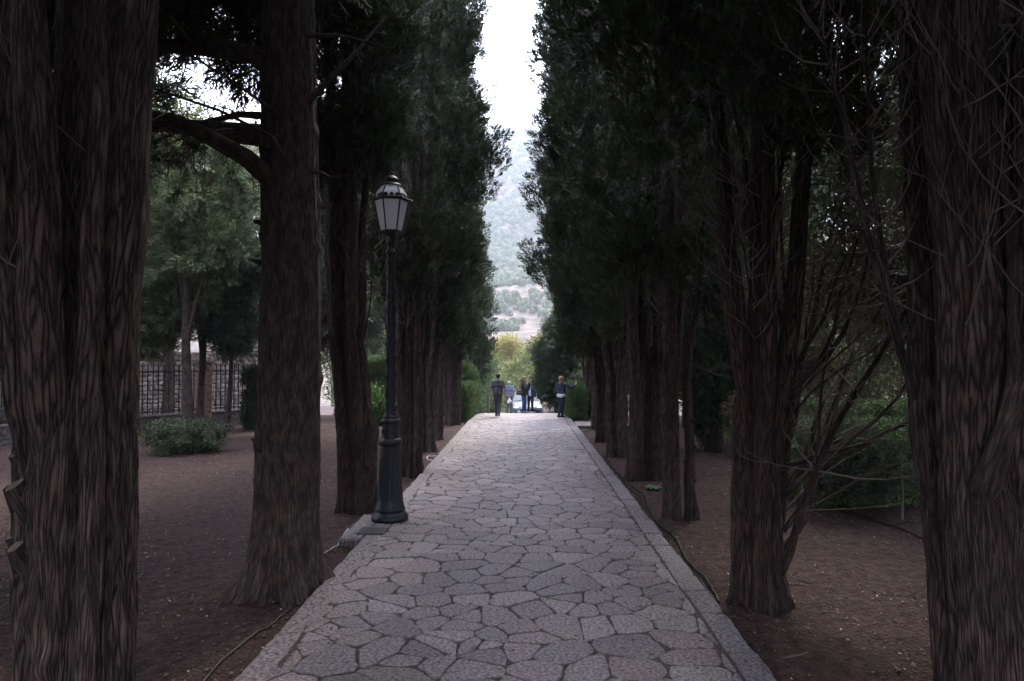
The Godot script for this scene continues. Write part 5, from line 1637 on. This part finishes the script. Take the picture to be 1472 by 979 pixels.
func hand_prims(wrist: Vector3, dir: Vector3, palm_n: Vector3, curl: float) -> Array:
	dir = dir.normalized()
	var side := dir.cross(palm_n).normalized()
	var nrm := side.cross(dir).normalized()
	var out := []
	for k in 4:
		var o := (k - 1.5) * 0.019
		var root := wrist + dir * 0.085 + side * o
		out.append([wrist + dir * 0.01 + side * o * 0.6, root, 0.017, 0.0125])
		var l: float = [0.062, 0.075, 0.07, 0.055][k]
		var d1 := (dir + nrm * curl * 0.5).normalized()
		var d2 := (dir + nrm * curl * 1.4).normalized()
		out.append([root, root + d1 * l * 0.55, 0.0095, 0.009])
		out.append([root + d1 * l * 0.55, root + d1 * l * 0.55 + d2 * l * 0.5, 0.009, 0.0075])
	var th := wrist + dir * 0.03 - side * 0.03
	out.append([th, th + (dir * 0.7 - side * 0.7 + nrm * 0.3).normalized() * 0.04, 0.013, 0.0105])
	out.append([th + (dir * 0.7 - side * 0.7 + nrm * 0.3).normalized() * 0.04, th + (dir * 1.0 - side * 0.6 + nrm * 0.5).normalized() * 0.07, 0.0105, 0.0085])
	return out

# j: joints of a figure that faces -z and stands on y = 0; left is -x
func figure(label: String, at: Vector3, turn: float, h: float, j: Dictionary, look: Dictionary) -> Node3D:
	var k := h / 1.72
	var t := thing("person", label, "person", at, turn)
	t.scale = Vector3.ONE * k
	var w: float = look.get("wide", 1.0)
	var head: Vector3 = j.head
	var fw: Vector3 = j.get("face", Vector3(0, 0, -1)).normalized()
	var rt := fw.cross(Vector3.UP).normalized()
	var skin := mat(lin(0.42, 0.27, 0.20), 0.55)
	skin.subsurf_scatter_enabled = true
	skin.subsurf_scatter_strength = 0.1
	# skin: one continuous surface; head and hands on finer grids
	var s := Acc.new()
	var body := [[j.neck, head + Vector3(0, -0.05, 0), 0.055, 0.05], [j.neck + Vector3(0, -0.08, 0), j.neck, 0.07, 0.055], [Vector3(-0.13, 1.38, 0), Vector3(0.13, 1.38, 0), 0.06, 0.06], [Vector3(0, 1.3, 0), Vector3(0, 1.0, 0), 0.08, 0.08], [Vector3(-0.07, 0.92, 0), Vector3(0.07, 0.92, 0), 0.08, 0.08]]
	for sd in ["l", "r"]:
		body.append([j["sh_" + sd], j["el_" + sd], 0.047, 0.037])
		body.append([j["el_" + sd], j["wr_" + sd], 0.037, 0.025])
		body.append([j["hip_" + sd], j["kn_" + sd], 0.075, 0.05])
		body.append([j["kn_" + sd], j["an_" + sd], 0.05, 0.034])
		body.append([j["an_" + sd], j["an_" + sd] + j["toe_" + sd] * 0.13 + Vector3(0, -0.04, 0), 0.035, 0.025])
	sdf_add(s, body, 0.02, 0.03)
	var hp := [[head + Vector3(0, 0.015, 0) - fw * 0.028, head + Vector3(0, 0.02, 0) + fw * 0.02, 0.086, 0.078], [head + Vector3(0, -0.02, 0) + fw * 0.035, head + Vector3(0, -0.075, 0) + fw * 0.052, 0.062, 0.032], [head + fw * 0.088 + Vector3(0, 0.01, 0), head + fw * 0.108 + Vector3(0, -0.028, 0), 0.008, 0.015], [head + Vector3(0, -0.12, 0) - fw * 0.01, head + Vector3(0, -0.04, 0), 0.048, 0.055], [head + fw * 0.086 + rt * -0.022 + Vector3(0, -0.06, 0), head + fw * 0.086 + rt * 0.022 + Vector3(0, -0.06, 0), 0.01, 0.01]]
	for e in [-1.0, 1.0]: hp.append([head + rt * e * 0.083 + Vector3(0, 0.02, 0), head + rt * e * 0.088 + Vector3(0, -0.025, 0) + fw * 0.006, 0.014, 0.009])
	sdf_add(s, hp, 0.011, 0.012)
	for sd in ["l", "r"]:
		var wr: Vector3 = j["wr_" + sd]
		var d: Vector3 = j.get("hand_" + sd, (wr - j["el_" + sd]).normalized())
		sdf_add(s, hand_prims(wr, d, j.get("palm_" + sd, Vector3(1 if sd == "l" else -1, 0, 0)), j.get("curl_" + sd, 0.5)), 0.0075, 0.008)
	obj("body", finish(s.v, s.idx), skin, t)
	for e in [-1.0, 1.0]:
		var ey := obj("eye", lathe([[0.0, -0.011], [0.008, -0.007], [0.011, 0.0], [0.008, 0.007], [0.0, 0.011]], 10), M.black, t)
		ey.position = head + fw * 0.083 + rt * e * 0.031 + Vector3(0, 0.012, 0)
	# clothes
	var fab := func(c: Array): return mat(lin(c[0], c[1], c[2]), 0.9, M.fine, Vector3(6, 6, 6))
	var top := [[Vector3(-0.15, 1.385, 0) * Vector3(w, 1, 1), Vector3(0.15, 1.385, 0) * Vector3(w, 1, 1), 0.072, 0.072], [Vector3(-0.095 * w, 1.25, -0.01), Vector3(0.095 * w, 1.25, -0.01), 0.12, 0.12], [Vector3(-0.075 * w, 1.08, 0), Vector3(0.075 * w, 1.08, 0), 0.115, 0.115], [Vector3(-0.075 * w, 1.08, 0), Vector3(-0.08 * w, look.get("hem", 0.95), 0), 0.115, 0.118], [Vector3(0.075 * w, 1.08, 0), Vector3(0.08 * w, look.get("hem", 0.95), 0), 0.115, 0.118], [Vector3(-0.08 * w, look.get("hem", 0.95), 0), Vector3(0.08 * w, look.get("hem", 0.95), 0), 0.118, 0.118], [Vector3(0, 1.4, 0), Vector3(0, 1.45, 0), 0.085, 0.065]]
	var loose: float = look.get("loose", 0.012)
	for sd in ["l", "r"]:
		var sl: float = look.get("sleeve", 0.6)
		var sh: Vector3 = j["sh_" + sd]
		var el: Vector3 = j["el_" + sd]
		var wr: Vector3 = j["wr_" + sd]
		if sl < 1.0: top.append([sh, sh.lerp(el, sl), 0.062 + loose, 0.056 + loose])
		else:
			top.append([sh, el, 0.062 + loose, 0.05 + loose])
			top.append([el, el.lerp(wr, sl - 1.0), 0.05 + loose, 0.034 + loose])
	obj(look.top_name, sdf(top, 0.017, 0.03), fab.call(look.top), t)
	var tr := [[Vector3(-0.08, 0.93, 0), Vector3(0.08, 0.93, 0), 0.112 * look.get("hips", 1.0), 0.112 * look.get("hips", 1.0)]]
	for sd in ["l", "r"]:
		tr.append([j["hip_" + sd], j["kn_" + sd], 0.098, 0.066])
		tr.append([j["kn_" + sd], j["an_" + sd] + Vector3(0, 0.01, 0), 0.066, look.get("cuff", 0.052)])
	obj("trousers", sdf(tr, 0.017, 0.025), fab.call(look.legs), t)
	for sd in ["l", "r"]:
		var an: Vector3 = j["an_" + sd]
		var toe: Vector3 = j["toe_" + sd]
		obj("shoe", sdf([[an + Vector3(0, -0.035, 0) - toe * 0.03, an + toe * 0.13 + Vector3(0, -0.045, 0), 0.042, 0.036], [an - toe * 0.03 + Vector3(0, -0.01, 0), an + toe * 0.03 + Vector3(0, -0.02, 0), 0.045, 0.04]], 0.012, 0.02), mat(lin(look.shoes[0], look.shoes[1], look.shoes[2]), 0.6), t)
	var hair := [[head + Vector3(0, 0.045, 0) - fw * 0.035, head + Vector3(0, 0.05, 0) + fw * 0.01, 0.09, 0.082], [head + Vector3(0, 0.0, 0) - fw * 0.05, head + Vector3(0, 0.03, 0) - fw * 0.04, 0.075, 0.085]]
	for q in look.get("hair_extra", []): hair.append(q)
	obj("hair", sdf(hair, 0.012, 0.02), mat(lin(look.hair[0], look.hair[1], look.hair[2]), 0.7), t)
	return t

func stance(o := {}) -> Dictionary:
	var j := {"neck": Vector3(0, 1.46, 0.005), "head": Vector3(0, 1.605, -0.02),
		"sh_l": Vector3(-0.18, 1.385, 0), "sh_r": Vector3(0.18, 1.385, 0), "el_l": Vector3(-0.24, 1.1, 0.03), "el_r": Vector3(0.24, 1.1, 0.03), "wr_l": Vector3(-0.25, 0.86, -0.04), "wr_r": Vector3(0.25, 0.86, -0.04),
		"hip_l": Vector3(-0.09, 0.9, 0), "hip_r": Vector3(0.09, 0.9, 0), "kn_l": Vector3(-0.1, 0.49, -0.02), "kn_r": Vector3(0.1, 0.49, -0.02), "an_l": Vector3(-0.11, 0.085, 0.02), "an_r": Vector3(0.11, 0.085, 0.02), "toe_l": Vector3(-0.15, 0, -1).normalized(), "toe_r": Vector3(0.15, 0, -1).normalized()}
	j.merge(o, true)
	return j

func people() -> void:
	# man in grey walking away, a strap across his back
	var z := -28.0
	var p := figure("man in grey T-shirt and dark trousers walking away with a shoulder strap", Vector3(-1.04, prof(z) + 0.008, z), 0.08, 1.72,
		stance({"el_r": Vector3(0.28, 1.12, 0.05), "wr_r": Vector3(0.29, 0.9, -0.08), "el_l": Vector3(-0.25, 1.1, 0.0), "wr_l": Vector3(-0.2, 0.92, -0.16), "kn_l": Vector3(-0.07, 0.5, -0.1), "an_l": Vector3(-0.06, 0.085, -0.06), "kn_r": Vector3(0.05, 0.49, 0.0), "an_r": Vector3(0.03, 0.12, 0.22), "toe_r": Vector3(0.1, -0.25, -1).normalized()}),
		{"top_name": "shirt", "top": [0.16, 0.17, 0.2], "legs": [0.10, 0.105, 0.125], "shoes": [0.05, 0.05, 0.06], "hair": [0.012, 0.011, 0.011], "sleeve": 0.75, "wide": 1.08})
	obj("shoulder_strap", sdf([[Vector3(-0.1, 1.46, 0.02), Vector3(-0.05, 1.36, 0.115), 0.016, 0.016], [Vector3(-0.05, 1.36, 0.115), Vector3(0.1, 1.16, 0.128), 0.016, 0.016], [Vector3(0.1, 1.16, 0.128), Vector3(0.195, 1.02, 0.05), 0.016, 0.016], [Vector3(0.195, 1.02, 0.05), Vector3(0.18, 1.04, -0.06), 0.016, 0.016], [Vector3(-0.1, 1.46, 0.02), Vector3(-0.07, 1.40, -0.1), 0.016, 0.016], [Vector3(-0.07, 1.40, -0.1), Vector3(0.06, 1.2, -0.14), 0.016, 0.016]], 0.011, 0.01), M.black, p)
	# elderly man, hands behind his back
	z = -35.0
	p = figure("grey haired man in light blue shirt with hands clasped behind his back", Vector3(-0.74, prof(z) + 0.008, z), -0.05, 1.64,
		stance({"head": Vector3(0, 1.585, -0.06), "neck": Vector3(0, 1.45, -0.02), "el_l": Vector3(-0.27, 1.12, 0.1), "wr_l": Vector3(-0.06, 0.95, 0.19), "hand_l": Vector3(0.9, -0.4, 0.1), "palm_l": Vector3(0, 0, -1), "el_r": Vector3(0.27, 1.12, 0.1), "wr_r": Vector3(0.08, 0.94, 0.2), "hand_r": Vector3(-0.7, -0.7, 0.1), "palm_r": Vector3(0, 0, -1)}),
		{"top_name": "shirt", "top": [0.36, 0.5, 0.68], "legs": [0.33, 0.34, 0.36], "shoes": [0.04, 0.035, 0.03], "hair": [0.45, 0.44, 0.43], "sleeve": 0.8, "wide": 1.1, "loose": 0.02, "cuff": 0.07})
	var bag := obj("plastic_bag", sdf([[Vector3(0.0, 0.6, 0), Vector3(0.0, 0.72, 0), 0.09, 0.06], [Vector3(0.04, 0.62, 0.02), Vector3(-0.05, 0.6, 0.02), 0.085, 0.075], [Vector3(0, 0.72, 0), Vector3(0.01, 0.83, 0), 0.05, 0.012], [Vector3(0.01, 0.83, 0), Vector3(0.01, 0.9, 0), 0.012, 0.012]], 0.014, 0.02), mat(lin(0.75, 0.76, 0.78), 0.5))
	bag.position = Vector3(-0.72, prof(z), z + 0.2)
	tag(bag, "crumpled white plastic bag hanging from the grey haired man's hands", "bag")
	# woman with a phone before her face
	z = -33.0
	p = figure("long haired woman in black jacket and jeans raising a phone", Vector3(0.0, prof(z) + 0.008, z), -PI * 0.6, 1.70,
		stance({"face": Vector3(0.1, 0.05, -1), "el_l": Vector3(-0.2, 1.18, -0.18), "wr_l": Vector3(-0.05, 1.43, -0.28), "hand_l": Vector3(0.1, 0.9, -0.3), "palm_l": Vector3(0, 0, -1), "curl_l": 0.9, "el_r": Vector3(0.2, 1.18, -0.18), "wr_r": Vector3(0.07, 1.43, -0.28), "hand_r": Vector3(-0.1, 0.9, -0.3), "palm_r": Vector3(0, 0, -1), "curl_r": 0.9, "kn_l": Vector3(-0.07, 0.49, -0.06), "an_l": Vector3(-0.06, 0.085, -0.02)}),
		{"top_name": "jacket", "top": [0.02, 0.023, 0.03], "legs": [0.05, 0.13, 0.36], "shoes": [0.06, 0.08, 0.14], "hair": [0.06, 0.03, 0.022], "sleeve": 1.95, "wide": 0.92, "loose": 0.018, "hem": 0.9, "cuff": 0.05,
		"hair_extra": [[Vector3(-0.06, 1.58, 0.03), Vector3(-0.09, 1.36, 0.05), 0.06, 0.05], [Vector3(0.06, 1.58, 0.03), Vector3(0.09, 1.36, 0.05), 0.06, 0.05], [Vector3(0, 1.58, 0.06), Vector3(0, 1.32, 0.1), 0.07, 0.06]]})
	var ph := obj("phone", box(Vector3(0.15, 0.075, 0.01), 0.003), M.black)
	ph.transform = Transform3D(Basis(Vector3.UP, -PI * 0.6), Vector3(0.0, prof(z) + 1.53, z) + Basis(Vector3.UP, -PI * 0.6) * Vector3(0, 0, -0.36))
	tag(ph, "dark phone held up by the long haired woman", "phone")
	var hb := obj("handbag", sdf([[Vector3(-0.1, 0.95, 0), Vector3(0.1, 0.95, 0), 0.08, 0.08], [Vector3(-0.09, 1.05, 0), Vector3(0.09, 1.05, 0), 0.06, 0.06], [Vector3(0.0, 1.08, 0), Vector3(0.09, 1.42, 0), 0.012, 0.012]], 0.014, 0.02), M.black)
	hb.position = Vector3(-0.2, prof(z), z + 0.1)
	tag(hb, "black handbag hanging at the long haired woman's hip", "bag")
	# the one standing close beside her
	z = -34.6
	p = figure("person in navy jacket, pale blue shirt and black trousers facing the path", Vector3(0.33, prof(z) + 0.008, z), PI - 0.3, 1.62,
		stance({"el_l": Vector3(-0.26, 1.12, 0.0), "wr_l": Vector3(-0.27, 0.88, -0.08), "el_r": Vector3(0.24, 1.13, -0.05), "wr_r": Vector3(0.14, 0.98, -0.22), "face": Vector3(0.2, -0.2, -1)}),
		{"top_name": "jacket", "top": [0.03, 0.045, 0.09], "legs": [0.012, 0.013, 0.016], "shoes": [0.6, 0.6, 0.6], "hair": [0.05, 0.035, 0.025], "sleeve": 1.9, "wide": 0.98, "loose": 0.016})
	obj("shirt_front", sdf([[Vector3(0, 1.36, -0.085), Vector3(0, 0.98, -0.095), 0.055, 0.075]], 0.014, 0.02), mat(lin(0.42, 0.55, 0.68), 0.9), p)
	# woman leaning on the hedge
	z = -27.4
	p = figure("woman in navy top and dark jeans resting her arm on the hedge", Vector3(1.47, prof(z) + 0.008, z), -0.6, 1.62,
		stance({"face": Vector3(0.35, 0, -1), "el_r": Vector3(0.42, 1.26, -0.1), "wr_r": Vector3(0.63, 1.36, -0.06), "hand_r": Vector3(0.35, 0.9, 0), "palm_r": Vector3(0, 0, -1), "el_l": Vector3(-0.24, 1.12, -0.02), "wr_l": Vector3(-0.12, 0.95, -0.2), "kn_l": Vector3(-0.05, 0.49, -0.04), "an_l": Vector3(-0.1, 0.085, 0.04), "kn_r": Vector3(0.04, 0.49, -0.05), "an_r": Vector3(-0.02, 0.085, -0.1), "toe_r": Vector3(0.6, 0, -1).normalized(), "toe_l": Vector3(0.4, 0, -1).normalized()}),
		{"top_name": "top", "top": [0.03, 0.05, 0.12], "legs": [0.03, 0.045, 0.10], "shoes": [0.015, 0.015, 0.02], "hair": [0.26, 0.15, 0.08], "sleeve": 1.9, "wide": 0.9, "hem": 1.0, "hair_extra": [[Vector3(0, 1.6, 0.07), Vector3(0.02, 1.4, 0.12), 0.045, 0.03], [Vector3(0, 1.64, 0.06), Vector3(0, 1.62, 0.09), 0.05, 0.045]]})
	obj("shirt_hem", sdf([[Vector3(-0.075, 0.97, 0), Vector3(0.075, 0.97, 0), 0.125, 0.125], [Vector3(-0.075, 0.93, 0), Vector3(0.075, 0.93, 0), 0.122, 0.122]], 0.015, 0.02), mat(lin(0.7, 0.7, 0.71), 0.9), p)
